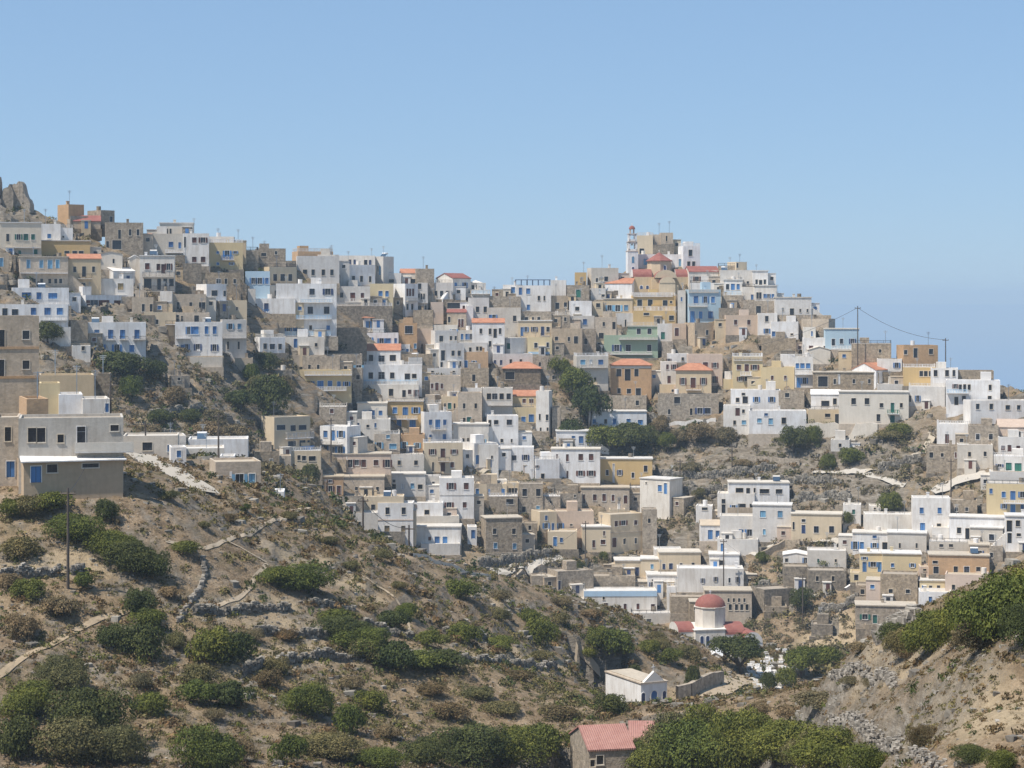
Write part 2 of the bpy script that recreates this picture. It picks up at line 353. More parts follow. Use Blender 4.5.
y 500 627 355 420 E | b 18 40 402 522 ; k 14 30 394 595 ; k 14 16 387 555
w 500 662 410 495 | b 14 42 456 554
s 303 490 325 480 | k 22 22 407 355 ; k 18 22 409 441 | roofless grey ruin with two small square holes in its wall | roofless grey ruin
s 180 305 378 445 | k 18 26 410 292 213
s 180 482 480 592 E | g 24 28 536 226 ; g 20 42 548 276 ; k 12 14 545 340 430
s 225 305 575 635
T 660 500 5.689
w 700 846 300 385 V14 qw | b 18 44 350 828 ; k 14 20 343 720
l 840 1060 285 395 | g 12 24 345 900 ; k 12 14 345 1000
d 845 1060 400 515 | k 14 30 447 895 985
d 705 847 378 498
c -5 232 300 405 E | n 18 36 382 22 ; n 20 36 379 62 ; n 14 24 373 120 ; k 14 24 370 188
w 280 452 312 390 E | k 28 30 360 350
w 98 476 388 522 | n 12 26 459 243 ; n 12 26 451 317 ; n 10 26 457 395 ; n 12 30 454 442 | long white terrace house with four small dark blue windows | long white terrace house
w -40 197 432 525 E | n 18 16 440 55 ; n 14 30 460 138 ; n 18 36 467 173
w 40 197 495 555
e 255 522 518 715 E | k 14 34 610 400 435 465 495 ; k 10 22 570 390 420 450 480 | old pale house with two rows of narrow openings behind the domed church | old house with narrow openings
d 513 762 510 625 L80 | k 14 20 560 650
s 600 722 605 645
s 60 255 550 655 | k 16 24 598 203
d 860 982 710 775
T 500 510 5.689
w 478 893 460 590 | r 16 30 550 712 ; r 16 30 549 785 ; r 20 50 560 870 ; k 12 14 502 590 ; r 24 20 540 603 ; ~ 478 893 462 30 u | white flat-roofed house with pale blue band and brown shutters | white house with blue band
l 750 985 590 648
s 268 532 350 475 L60 | n 14 50 428 312 ; k 18 26 430 470
s 180 270 375 430
s 525 770 375 455
c 655 802 290 380 E | n 20 50 350 780
c 800 998 283 380 E | n 22 36 325 934 ; n 20 36 322 972 ; u 14 26 322 865
w 840 1030 372 465 E | n 14 40 430 865 ; n 20 12 385 965 ; r 30 8 400 880
l 880 1035 225 290
'''
NEAR = r'''
T 0 370 5.689
h 105 702 268 492 @204 | k 40 80 370 183 ; k 40 80 370 234 ; k 28 44 390 345 ; k 28 78 372 380 ; l 40 90 368 462 ; k 42 28 330 652 ; = 425 760 415 50 o | long grey plastered building with patchy walls on the near hill | long grey plastered building
e -30 105 268 615 @205 | k 32 78 365 45 ; b 40 90 565 60 | brown plastered house corner at the left edge | brown house corner
i 80 700 488 645 L55 S32 qw @200 | b 50 96 594 205 ; k 56 42 560 297 ; k 85 26 543 515 | brown lean-to with light blue door and white slanting roof | lean-to with blue door
t 107 275 165 262 L45 @212 | | small orange hut on the flat roof of the near building | orange rooftop hut
y 225 340 75 262 @236 | | blank yellowish wall block behind the orange rooftop hut | yellowish block
w 335 470 140 262 @235 | | low white block beside the yellowish block | low white block
w 470 625 165 265 @234 | b 12 44 215 612 | white block with a blue door behind the near roof | white block by the pole
c 225 535 30 150 @262 | | long cream garden wall with vines behind it | cream garden wall
d 530 625 20 145 @268 | | dark grey shed at the end of the cream garden wall | dark grey shed
e -60 222 -308 200 @240 | k 34 50 -200 148 ; k 30 90 -180 12 ; k 34 44 -30 148 ; k 24 90 -10 10 ; ~ -60 222 -132 14 t ; ~ -60 222 36 14 t | tall unfinished brown concrete building at the left edge | tall brown concrete building
l 700 1012 372 502 @300 | k 50 44 435 838 ; b 12 40 445 960 | long pale low building with a dark arched opening | building with dark arch
w 972 1060 440 532 @292 | b 20 36 478 1018
T 160 390 5.689
w 160 500 278 415 @318 | ; ! 235 280 | wide windowless white house with a solar heater on its roof | windowless white house
w 62 365 330 455 @306 | b 32 36 365 119 ; b 24 24 430 135 ; b 14 32 405 252 ; b 12 20 395 310
l -10 148 262 400 @312 | b 12 40 330 48
w 340 425 375 415 @296 | b 14 22 395 376 410
e 278 575 410 568 L38 @258 | u 42 56 505 453 ; u 34 54 503 523 ; ~ 396 410 465 100 w | grey brown house with two large light blue shutters on the near ridge | house with two large blue shutters
w 648 705 578 628 @262 | | small white water tank on the near ridge | small white tank
T 0 0 1
s 569 634 735 796 L20 G16 qf @178 | k 6 8 760 600 ; k 5 7 764 577 | rough stone farm building with pinkish red roof at the lower edge | stone farm building
s 630 662 730 778 G11 qf @184 | | short red roofed wing at the right end of the stone farm building | red roofed farm wing
'''
# scattered plants in the town: x y(base) w h colour
TREES = '''
48 346 30 26 d
132 402 26 30 g
118 378 64 26 d
155 382 30 24 d
246 266 22 16 g
257 270 18 14 g
268 372 26 28 d
250 384 20 22 g
240 415 34 26 d
272 420 44 50 d
258 402 26 30 o
285 395 20 20 b
215 428 30 20 b
190 425 28 16 d
175 404 26 20 b
150 440 30 16 b
160 426 30 16 d
205 445 40 22 b
235 448 40 24 b
300 432 26 20 o
309 491 22 30 d
560 385 30 30 g
577 410 42 42 g
590 430 40 50 d
570 440 30 34 d
604 458 44 28 g
625 458 50 32 d
645 455 34 28 d
668 456 22 24 g
665 340 10 12 g
794 455 34 30 d
812 446 20 22 g
828 468 18 18 g
660 440 22 26 b
700 448 34 22 b
680 450 26 22 b
725 446 26 20 b
650 505 18 12 b
820 420 40 12 g
846 418 26 10 g
850 464 30 18 g
830 566 40 14 g
892 513 30 22 g
905 512 26 18 g
848 524 14 16 g
803 614 28 28 d
578 572 22 22 d
762 565 14 14 g
537 540 14 14 d
604 560 10 10 g
740 360 20 10 b
900 436 30 12 g
890 442 40 12 o
430 505 18 12 m
675 490 20 14 o
700 500 16 12 o
635 495 16 14 o
720 560 12 14 g
812 385 14 12 o
690 475 30 12 b
745 470 26 10 b
760 505 24 10 b
70 300 18 16 d
96 400 20 10 g
'''
FBUSH = '''
50 515 50 18 g
75 545 60 26 g
30 520 40 22 o
20 560 40 20 o
12 520 30 20 g
105 522 26 20 d
110 560 60 24 g
130 575 60 30 d
155 580 34 26 d
85 590 24 16 g
30 600 36 18 g
60 620 44 20 b
20 640 40 22 b
140 615 34 24 d
150 630 36 20 g
115 650 36 22 d
145 660 46 34 d
215 665 50 34 g
235 660 40 26 d
175 650 26 16 o
200 690 34 24 o
230 710 46 26 d
200 706 44 24 g
150 716 36 22 g
60 690 60 30 o
30 720 60 34 g
90 745 90 50 d
75 768 90 44 o
120 768 60 38 o
20 760 50 40 d
205 775 70 46 g
240 760 30 22 b
185 556 30 12 g
300 592 70 24 g
275 585 40 18 g
310 590 40 16 g
460 598 38 18 g
285 640 30 10 r
340 640 60 20 d
360 655 60 22 g
335 625 40 14 g
395 630 40 18 d
405 620 26 16 g
430 648 34 16 g
462 642 36 18 g
440 670 50 18 d
390 672 50 28 d
420 672 50 18 g
365 660 40 20 o
350 690 30 12 b
310 720 54 34 g
370 712 34 20 g
350 735 32 30 g
330 760 80 24 o
290 768 40 30 g
390 740 30 14 b
270 690 34 18 r
275 672 30 14 o
540 645 36 28 g
530 625 24 18 g
500 620 20 12 o
590 680 18 12 g
600 672 30 22 g
615 682 40 24 g
625 672 22 12 o
500 648 36 12 g
540 660 30 10 o
520 680 40 10 r
610 715 36 20 d
635 690 16 16 d
648 655 24 14 g
660 650 22 12 o
670 665 30 16 g
690 660 24 14 o
692 692 18 26 d
655 640 20 10 o
600 640 30 10 o
560 625 24 10 o
480 700 40 10 o
450 720 40 14 r
500 715 40 12 o
560 720 40 12 r
430 695 34 10 r
575 745 26 12 g
470 768 80 40 d
510 765 70 34 g
425 768 60 26 d
540 768 50 30 g
380 770 60 20 g
140 690 26 14 b
170 600 24 12 b
215 720 24 10 b
10 590 30 14 b
250 640 30 10 b
400 590 20 8 o
350 570 20 8 o
380 560 24 10 o
330 545 20 8 o
230 520 16 8 r
245 512 14 8 g
290 520 18 8 o
205 530 14 8 o
170 500 22 10 o
500 600 24 10 b
560 606 26 8 b
590 618 24 8 b
'''
RBUSH = '''
1000 640 100 62 g
960 645 70 45 g
930 655 60 40 g
1020 615 80 44 g
905 660 44 28 o
980 652 60 30 b
1024 650 60 40 d
895 650 30 22 d
800 680 40 30 g
825 666 34 18 g
785 688 24 20 g
768 690 18 18 d
860 655 30 10 b
850 690 24 8 b
820 710 50 14 b
790 722 34 14 b
760 718 24 12 b
870 690 20 8 b
905 660 24 12 b
920 755 28 26 r
930 740 24 12 b
970 765 50 16 d
1000 775 40 22 g
'''
BBUSH = '''
665 775 60 36 g
612 792 46 32 g
645 775 40 36 g
700 775 84 54 g
740 775 90 58 g
790 775 80 54 g
830 778 80 48 g
865 780 50 36 g
670 740 60 26 o
700 730 60 24 g
745 725 60 16 g
720 748 60 26 g
775 745 50 24 g
645 780 46 22 g
810 755 50 22 o
'''
# ---------------------------------------------------------------- materials
def new_mat(name):
    m = bpy.data.materials.new(name); m.use_nodes = True
    nt = m.node_tree; b = nt.nodes['Principled BSDF']
    return m, nt, b
def nd(nt, t, **k):
    n = nt.nodes.new(t)
    for a, v in k.items():
        if a.startswith('i_'): n.inputs[int(a[2:])].default_value = v
        else: setattr(n, a, v)
    return n
def noise(nt, scale, detail=4, rough=.6, vec=None):
    n = nt.nodes.new('ShaderNodeTexNoise'); n.inputs['Scale'].default_value = scale
    n.inputs['Detail'].default_value = detail; n.inputs['Roughness'].default_value = rough
    if vec is not None: nt.links.new(vec, n.inputs['Vector'])
    return n
def ramp(nt, fac, stops):
    r = nt.nodes.new('ShaderNodeValToRGB'); nt.links.new(fac, r.inputs[0])
    e = r.color_ramp.elements
    while len(e) < len(stops): e.new(.5)
    for i, (p, c) in enumerate(stops):
        e[i].position = p; e[i].color = (*c, 1) if len(c) == 3 else c
    return r
def mixc(nt, fac, a, b, mode='MIX'):
    m = nt.nodes.new('ShaderNodeMix'); m.data_type = 'RGBA'; m.blend_type = mode
    for s, v in ((m.inputs[0], fac), (m.inputs[6], a), (m.inputs[7], b)):
        if hasattr(v, 'links'): nt.links.new(v, s)
        elif isinstance(v, tuple): s.default_value = (*v, 1)
        else: s.default_value = v
    return m.outputs[2]
def plaster(name, col, dirt, amt=.5, stone=0.0):
    m, nt, b = new_mat(name)
    geo = nd(nt, 'ShaderNodeNewGeometry'); oi = nd(nt, 'ShaderNodeObjectInfo')
    big = noise(nt, .35, 5, .62, geo.outputs['Position'])
    # vertical streaks: squash z
    mp = nd(nt, 'ShaderNodeMapping'); mp.inputs['Scale'].default_value = (1.6, 1.6, .22)
    nt.links.new(geo.outputs['Position'], mp.inputs[0])
    st = noise(nt, 1.1, 4, .7, mp.outputs[0])
    f1 = ramp(nt, big.outputs[0], [(.42, (0,0,0)), (.62, (1,1,1))])
    f2 = ramp(nt, st.outputs[0], [(.46, (0,0,0)), (.8, (1,1,1))])
    c = mixc(nt, f1.outputs[0], col, tuple(x*(1-amt*.45)+d*amt*.45 for x, d in zip(col, dirt)))
    mm = nd(nt, 'ShaderNodeMath', operation='MULTIPLY'); nt.links.new(f2.outputs[0], mm.inputs[0]); mm.inputs[1].default_value = amt
    c = mixc(nt, mm.outputs[0], c, dirt)
    if stone > 0:
        v = nd(nt, 'ShaderNodeTexVoronoi'); v.inputs['Scale'].default_value = 2.6
        nt.links.new(geo.outputs['Position'], v.inputs[0])
        vr = ramp(nt, v.outputs['Color'], [(.1, (.62,.62,.62)), (.9, (1.3,1.28,1.22))])
        c = mixc(nt, stone, c, vr.outputs[0], 'MULTIPLY')
        sm = noise(nt, 1.7, 5, .7, geo.outputs['Position'])
        sr = ramp(nt, sm.outputs[0], [(.3, (.6,.58,.56)), (.7, (1.25,1.22,1.18))])
        c = mixc(nt, stone, c, sr.outputs[0], 'MULTIPLY')
    # per-object tint
    tr = ramp(nt, oi.outputs['Random'], [(0, (.93,.87,.77)), (.3, (.97,.94,.89)), (.6, (1,.99,.975)), (1, (1.03,1.03,1.03))])
    c = mixc(nt, 1.0, c, tr.outputs[0], 'MULTIPLY')
    nt.links.new(c, b.inputs['Base Color'])
    b.inputs['Roughness'].default_value = .92; b.inputs['Specular IOR Level'].default_value = .2
    bp = nd(nt, 'ShaderNodeBump'); bp.inputs['Strength'].default_value = .35 + stone*.5; bp.inputs['Distance'].default_value = .05+stone*.12
    fn = noise(nt, 3.5, 5, .7, geo.outputs['Position'])
    nt.links.new(fn.outputs[0], bp.inputs['Height']); nt.links.new(bp.outputs[0], b.inputs['Normal'])
    return m
WALL = dict(
 w=((.76,.745,.725),(.46,.41,.355),.75,0), l=((.62,.595,.56),(.40,.35,.29),.5,.12), o=((.68,.62,.53),(.46,.40,.31),.45,.05),
 c=((.62,.51,.36),(.42,.34,.23),.45,.05), y=((.64,.53,.33),(.45,.36,.23),.4,0), a=((.56,.40,.19),(.40,.28,.15),.4,0),
 e=((.52,.44,.35),(.31,.25,.18),.55,.3), p=((.60,.48,.39),(.40,.33,.26),.45,.1), t=((.52,.35,.21),(.35,.24,.15),.5,.2),
 s=((.40,.345,.28),(.23,.19,.14),.6,.7), d=((.28,.245,.20),(.15,.13,.105),.6,.8), n=((.33,.42,.31),(.24,.28,.2),.35,0), i=((.52,.40,.275),(.34,.26,.18),.5,.1), h=((.50,.46,.40),(.28,.24,.19),.6,.1),
 u=((.42,.57,.70),(.35,.42,.48),.35,0), b=((.05,.2,.5),(.04,.12,.3),.3,0), r=((.2,.07,.05),(.1,.04,.03),.3,0), g=((.03,.17,.12),(.03,.1,.08),.3,0), k=((.03,.03,.035),(.05,.05,.05),.3,0))
WM = {k: plaster('plaster_'+k, *v) for k, v in WALL.items()}
def paint(name, col, rough=.5, metal=0):
    m, nt, b = new_mat(name); oi = nd(nt, 'ShaderNodeObjectInfo')
    tr = ramp(nt, oi.outputs['Random'], [(0, (.72,.72,.75)), (1, (1.2,1.2,1.15))])
    c = mixc(nt, 1.0, col, tr.outputs[0], 'MULTIPLY'); nt.links.new(c, b.inputs['Base Color'])
    b.inputs['Roughness'].default_value = rough; b.inputs['Metallic'].default_value = metal
    return m
OPEN = dict(b=(.07,.19,.42), n=(.045,.07,.16), k=(.018,.018,.022), r=(.11,.04,.028), g=(.03,.15,.11), u=(.17,.36,.52), w=(.72,.71,.69), l=(.36,.37,.38), y=(.33,.24,.12), c=(.5,.42,.3), o=(.33,.17,.07))
OM = {k: paint('joinery_'+k, v, .3 if k in 'kn' else .6) for k, v in OPEN.items()}
def tiles(name, c1, c2):
    m, nt, b = new_mat(name); geo = nd(nt, 'ShaderNodeNewGeometry')
    n = noise(nt, .9, 5, .7, geo.outputs['Position'])
    r = ramp(nt, n.outputs[0], [(.3, c1), (.7, c2)])
    tc = nd(nt, 'ShaderNodeTexCoord')
    wv = nd(nt, 'ShaderNodeTexWave'); wv.inputs['Scale'].default_value = 1.6; wv.bands_direction = 'X'; wv.inputs['Distortion'].default_value = .6
    nt.links.new(tc.outputs['Object'], wv.inputs[0])
    bp = nd(nt, 'ShaderNodeBump'); bp.inputs['Strength'].default_value = .6; bp.inputs['Distance'].default_value = .06
    nt.links.new(wv.outputs[1], bp.inputs['Height']); nt.links.new(bp.outputs[0], b.inputs['Normal'])
    nt.links.new(r.outputs[0], b.inputs['Base Color']); b.inputs['Roughness'].default_value = .85
    return m
RM = dict(f=tiles('faded_red_roof', (.29,.13,.10), (.40,.21,.165)), t=tiles('orange_tiles', (.33,.13,.07), (.50,.23,.13)), r=tiles('red_tiles', (.21,.065,.05), (.31,.12,.09)),
          e=tiles('pale_tiles', (.42,.34,.25), (.55,.45,.33)), p=tiles('pink_tiles', (.45,.33,.25), (.55,.43,.33)),
          w=WM['w'], o=WM['o'])
def roofmat(name, col, dirt):
    return plaster(name, col, dirt, .55, .15)
FLAT = dict(w=roofmat('roof_pale', (.62,.6,.57), (.4,.36,.3)), e=roofmat('roof_sand', (.48,.42,.34), (.3,.26,.2)), s=roofmat('roof_earth', (.36,.31,.25), (.2,.17,.13)))
M_WHITE = plaster('whitewash', (.8,.79,.78), (.5,.47,.43), .25)
M_IRON = paint('iron', (.035,.035,.04), .5)
M_METAL = paint('galvanised', (.4,.42,.44), .35, .8)
M_GLASS = paint('dark_glass', (.03,.035,.045), .12)
M_WOOD = paint('pole_wood', (.09,.07,.055), .8)
M_PANEL = paint('solar_glass', (.05,.08,.12), .1)

def leafmat(name, c1, c2, c3):
    m, nt, b = new_mat(name)
    geo = nd(nt, 'ShaderNodeNewGeometry'); oi = nd(nt, 'ShaderNodeObjectInfo')
    r = ramp(nt, geo.outputs['Random Per Island'], [(0, c1), (.55, c2), (1, c3)])
    n = noise(nt, .8, 3, .5, geo.outputs['Position'])
    nr = ramp(nt, n.outputs[0], [(.35, (.65,.68,.6)), (.68, (1.3,1.22,1.1))])
    c = mixc(nt, 1.0, r.outputs[0], nr.outputs[0], 'MULTIPLY')
    tr = ramp(nt, oi.outputs['Random'], [(0, (.8,.88,.8)), (1, (1.2,1.1,1.0))])
    c = mixc(nt, 1.0, c, tr.outputs[0], 'MULTIPLY')
    nt.links.new(c, b.inputs['Base Color']); b.inputs['Roughness'].default_value = .75
    b.inputs['Specular IOR Level'].default_value = .25
    tb = nd(nt, 'ShaderNodeBsdfTranslucent'); nt.links.new(c, tb.inputs[0])
    ms = nd(nt, 'ShaderNodeMixShader'); ms.inputs[0].default_value = .18
    nt.links.new(b.outputs[0], ms.inputs[1]); nt.links.new(tb.outputs[0], ms.inputs[2])
    nt.links.new(ms.outputs[0], nt.nodes['Material Output'].inputs[0])
    return m
LEAF = dict(d=leafmat('leaf_dark', (.038,.05,.017), (.07,.085,.026), (.11,.125,.04)),
            g=leafmat('leaf_green', (.062,.078,.017), (.115,.135,.027), (.18,.19,.045)),
            o=leafmat('leaf_olive', (.085,.08,.034), (.15,.135,.06), (.23,.20,.10)),
            b=leafmat('leaf_brown', (.11,.085,.05), (.19,.145,.088), (.30,.235,.15)),
            r=leafmat('leaf_russet', (.10,.075,.035), (.16,.10,.055), (.22,.17,.09)),
            m=leafmat('petal_magenta', (.05,.08,.03), (.22,.06,.10), (.32,.09,.15)))
LEAFNAME = dict(d='dark green', g='bright green', o='olive', b='dry brown', r='russet', m='magenta flowering')

def groundmat():
    m, nt, b = new_mat('hillside'); geo = nd(nt, 'ShaderNodeNewGeometry'); P = geo.outputs['Position']
    n1 = noise(nt, .045, 6, .62, P); n2 = noise(nt, .35, 6, .7, P); n3 = noise(nt, 2.2, 5, .75, P)
    c1 = ramp(nt, n2.outputs[0], [(.28, (.095,.066,.038)), (.45, (.21,.15,.09)), (.6, (.32,.235,.15)), (.75, (.42,.33,.225))])
    # dry straw patches
    c2 = ramp(nt, n3.outputs[0], [(.3, (.18,.128,.068)), (.7, (.40,.295,.175))])
    f = ramp(nt, n1.outputs[0], [(.48, (0,0,0)), (.62, (.75,.75,.75))])
    c = mixc(nt, f.outputs[0], c1.outputs[0], c2.outputs[0])
    # olive low scrub tint
    n4 = noise(nt, .22, 5, .7, P)
    f4 = ramp(nt, n4.outputs[0], [(.52, (0,0,0)), (.66, (.7,.7,.7))])
    c = mixc(nt, f4.outputs[0], c, (.09,.082,.042))
    # pebbles and stones
    v = nd(nt, 'ShaderNodeTexVoronoi'); v.inputs['Scale'].default_value = 1.7; nt.links.new(P, v.inputs[0])
    fv = ramp(nt, v.outputs['Distance'], [(.10, (1,1,1)), (.2, (0,0,0))])
    n5 = noise(nt, .12, 4, .6, P); f5 = ramp(nt, n5.outputs[0], [(.47, (0,0,0)), (.6, (1,1,1))])
    mm = nd(nt, 'ShaderNodeMath', operation='MULTIPLY'); nt.links.new(fv.outputs[0], mm.inputs[0]); nt.links.new(f5.outputs[0], mm.inputs[1])
    c = mixc(nt, mm.outputs[0], c, (.40,.355,.29))
    n6 = noise(nt, 5.5, 4, .8, P); fine = ramp(nt, n6.outputs[0], [(.3, (.5,.48,.46)), (.5, (.95,.95,.95)), (.7, (1.5,1.48,1.45))])
    c = mixc(nt, .8, c, fine.outputs[0], 'MULTIPLY')
    # steep = grey rock
    sx = nd(nt, 'ShaderNodeSeparateXYZ'); nt.links.new(geo.outputs['True Normal'], sx.inputs[0])
    fr = ramp(nt, sx.outputs[2], [(.55, (1,1,1)), (.82, (0,0,0))])
    mp = nd(nt, 'ShaderNodeMapping'); mp.inputs['Scale'].default_value = (.5,.5,2.4); mp.inputs['Rotation'].default_value = (0,.3,0); nt.links.new(P, mp.inputs[0])
    nr = noise(nt, .9, 6, .7, mp.outputs[0])
    rock = ramp(nt, nr.outputs[0], [(.3, (.085,.07,.052)), (.5, (.20,.17,.13)), (.7, (.34,.30,.245))])
    at = nd(nt, 'ShaderNodeAttribute'); at.attribute_name = 'rock'
    fm = nd(nt, 'ShaderNodeMath', operation='MAXIMUM'); nt.links.new(fr.outputs[0], fm.inputs[0]); nt.links.new(at.outputs['Fac'], fm.inputs[1])
    as_ = nd(nt, 'ShaderNodeAttribute'); as_.attribute_name = 'straw'
    sm_ = nd(nt, 'ShaderNodeMath', operation='MULTIPLY'); nt.links.new(as_.outputs['Fac'], sm_.inputs[0]); fs_ = ramp(nt, n3.outputs[0], [(.25, (.3,.3,.3)), (.6, (1,1,1))]); nt.links.new(fs_.outputs[0], sm_.inputs[1])
    c = mixc(nt, sm_.outputs[0], c, (.42,.325,.205))
    c = mixc(nt, fm.outputs[0], c, rock.outputs[0])
    nt.links.new(c, b.inputs['Base Color']); b.inputs['Roughness'].default_value = .95; b.inputs['Specular IOR Level'].default_value = .15
    bp = nd(nt, 'ShaderNodeBump'); bp.inputs['Strength'].default_value = .9; bp.inputs['Distance'].default_value = .35
    ad = nd(nt, 'ShaderNodeMath', operation='ADD'); nt.links.new(n3.outputs[0], ad.inputs[0]); nt.links.new(nr.outputs[0], ad.inputs[1])
    nt.links.new(ad.outputs[0], bp.inputs['Height']); nt.links.new(bp.outputs[0], b.inputs['Normal'])
    return m
M_GROUND = groundmat()
def stonemat(name, c1, c2):
    m, nt, b = new_mat(name); geo = nd(nt, 'ShaderNodeNewGeometry')
    r = ramp(nt, geo.outputs['Random Per Island'], [(0, c1), (1, c2)])
    n = noise(nt, 3, 4, .7, geo.outputs['Position']); nr = ramp(nt, n.outputs[0], [(.3, (.7,.7,.68)), (.7, (1.2,1.2,1.2))])
    c = mixc(nt, 1.0, r.outputs[0], nr.outputs[0], 'MULTIPLY')
    nt.links.new(c, b.inputs['Base Color']); b.inputs['Roughness'].default_value = .95
    return m
M_STONE = stonemat('field_stone', (.13,.112,.09), (.33,.295,.24))
M_PALESTONE = stonemat('pale_rubble', (.15,.13,.105), (.40,.355,.295))
M_PATH = plaster('path_dust', (.40,.325,.235), (.32,.27,.2), .5, .2)
M_CONC = plaster('concrete', (.44,.40,.34), (.36,.33,.28), .4, .1)
# ---------------------------------------------------------------- terrain
def vnoise(x, y, seed=0):
    xi = np.floor(x).astype(np.int64); yi = np.floor(y).astype(np.int64); fx = x-xi; fy = y-yi
    fx = fx*fx*(3-2*fx); fy = fy*fy*(3-2*fy)
    def h(a, b):
        n = (a*374761393 + b*668265263 + seed*974711) & 0xffffffff
        n = ((n ^ (n >> 13))*1274126177) & 0xffffffff
        return ((n ^ (n >> 16)) & 0xffff)/65535.0
    return (h(xi, yi)*(1-fx)+h(xi+1, yi)*fx)*(1-fy)+(h(xi, yi+1)*(1-fx)+h(xi+1, yi+1)*fx)*fy
def fbm(x, y, oct=5, seed=0, g=.5):
    s = 0; a = 1; t = 0
    for i in range(oct):
        s = s + a*(vnoise(x, y, seed+i)*2-1); t += a; a *= g; x = x*2.03+17.1; y = y*2.03-9.3
    return s/t
BU = ([-200, 0, 200, 400, 640, 800, 1024, 1300], [285, 290, 325, 395, 415, 400, 375, 350])
KU = ([0, 200, 400, 1024], [.38, .38, .33, .33])
SU = ([-300,-120,0,12,20,40,58,80,110,140,160,200,240,300,340,400,450,500,560,575,600,625,640,670,690,720,740,770,790,800,830,860,900,940,990,1010,1024,1100,1300],
      [190,185,200,203,205,211,220,234,246,257,252,264,270,266,276,286,300,302,300,292,287,270,247,245,262,270,278,292,306,318,334,356,372,378,380,388,392,405,470])
def baseU(u): return np.interp(u, *BU)
def kU(u): return np.interp(u, *KU)
def sU(u): return np.interp(u, *SU)
def town_Y(u, v): return baseU(u)+(620-v)*kU(u)
def town_z(X, Y):
    u = CU+F*X/np.maximum(Y, 1)
    b = baseU(u); k = kU(u); s = sU(u)
    v = 620-(Y-b)/k
    Yc = b+(620-s)*k
    zc = (VH-s)*Yc/F
    z = (VH-v)*Y/F
    zb = zc-.45*(Y-Yc)
    return np.where(v < s, np.maximum(zb, -255), z)
CP = '''
-150 768 135, 0 768 147, 150 768 152, 300 768 160, 450 768 170, 540 768 182
0 840 120, 300 840 135, 600 850 150, 800 860 125, 1024 850 72
-150 640 168, 0 640 173, 150 640 180, 300 660 188, 450 660 204, 560 690 220, 620 712 244
0 560 188, 150 560 195, 300 570 212, 430 600 225, 540 632 248
-150 478 206, 0 484 205, 60 487 204, 125 487 205, 160 482 215, 200 486 222, 250 494 232, 300 503 242, 370 531 250, 430 559 256, 500 577 266, 560 592 278, 620 612 295, 665 632 306, 700 652 308
145 458 245, 150 470 290, 250 472 300, 100 455 300, 0 452 270, 200 464 315, 260 470 325, 320 488 320
360 590 300, 430 630 310, 500 660 325, 560 680 335, 620 680 345, 660 655 345
640 713 248, 668 716 250, 612 700 252, 700 690 262, 760 690 285, 720 653 340, 690 652 345, 760 655 345, 800 650 340, 750 718 235, 700 712 240
830 645 365, 860 640 370, 900 650 350, 800 625 385
1024 768 80, 900 768 105, 860 745 125, 820 730 150, 1024 700 90, 1024 645 102, 940 685 115, 860 695 150, 800 705 175, 770 716 205
1100 580 108, 1024 612 120, 980 632 126, 930 655 134, 890 664 142, 860 668 152, 820 680 165, 790 690 180, 765 700 200
1024 690 175, 950 705 185, 890 720 195, 1024 680 240, 950 680 260, 880 690 250, 840 700 225, 1024 640 320, 930 650 310
640 850 160, 720 830 165, 800 800 150
'''
pts = []
for tok in CP.replace('\n', ',').split(','):
    if tok.strip():
        u, v, D = map(float, tok.split()); pts.append(((u-CU)/F*D, D, (VH-v)/F*D))
pts += [(0,5,-2.2), (-40,10,-5), (40,10,-5), (0,30,-10), (0,60,-17.5), (-30,60,-17), (25,50,-15), (0,100,-27), (-60,100,-24), (60,100,-17), (-120,150,-25), (-120,230,-14), (120,150,-20), (140,250,-45), (30,95,-21.5), (20,120,-31), (5,80,-24.5), (11,82,-23.5), (15,100,-27), (8,115,-32), (2,130,-34), (14,66,-18), (-20,80,-23)]
P = np.array(pts)
def tps(d2): return np.where(d2 > 0, d2*np.log(np.maximum(d2, 1e-9))*.5, 0)
_n = len(P); _A = np.zeros((_n+3, _n+3)); _d2 = ((P[:, None, :2]-P[None, :, :2])**2).sum(-1)/1e4
_A[:_n, :_n] = tps(_d2)+np.eye(_n)*2e-4; _A[:_n, _n] = 1; _A[:_n, _n+1:] = P[:, :2]/100; _A[_n, :_n] = 1; _A[_n+1:, :_n] = P[:, :2].T/100
_w = np.linalg.solve(_A, np.concatenate([P[:, 2], [0, 0, 0]]))
def near_z(X, Y):
    sh = np.shape(X); X = np.ravel(X); Y = np.ravel(Y); out = np.empty(len(X))
    Xc = np.clip(X, -150, 160)
    for i in range(0, len(X), 20000):
        x = Xc[i:i+20000]; y = np.minimum(Y[i:i+20000], 400)
        d2 = ((x[:, None]-P[None, :, 0])**2+(y[:, None]-P[None, :, 1])**2)/1e4
        out[i:i+20000] = tps(d2)@_w[:_n]+_w[_n]+_w[_n+1]*x/100+_w[_n+2]*y/100
    out = out-np.maximum(Y-345, 0)*.9-.004*np.maximum(Y-345, 0)**2 - np.maximum(np.abs(X)-150, 0)*.2
    return out.reshape(sh)
# polar grid
US = np.concatenate([np.linspace(-900, -80, 60, endpoint=False), np.linspace(-80, 1104, 420, endpoint=False), np.linspace(1104, 1900, 60)])
YS = np.concatenate([np.linspace(3, 80, 34, endpoint=False), np.linspace(80, 345, 300, endpoint=False), np.linspace(345, 580, 235, endpoint=False), np.geomspace(580, 2500, 50)])
GU, GY = np.meshgrid(US, YS)
GX = (GU-CU)/F*GY
ZN = near_z(GX, GY); ZT = town_z(GX, GY)
ZT = np.where(GY < 292, -500, ZT)
HZ = np.maximum(ZN, ZT)
isN = ZN >= ZT
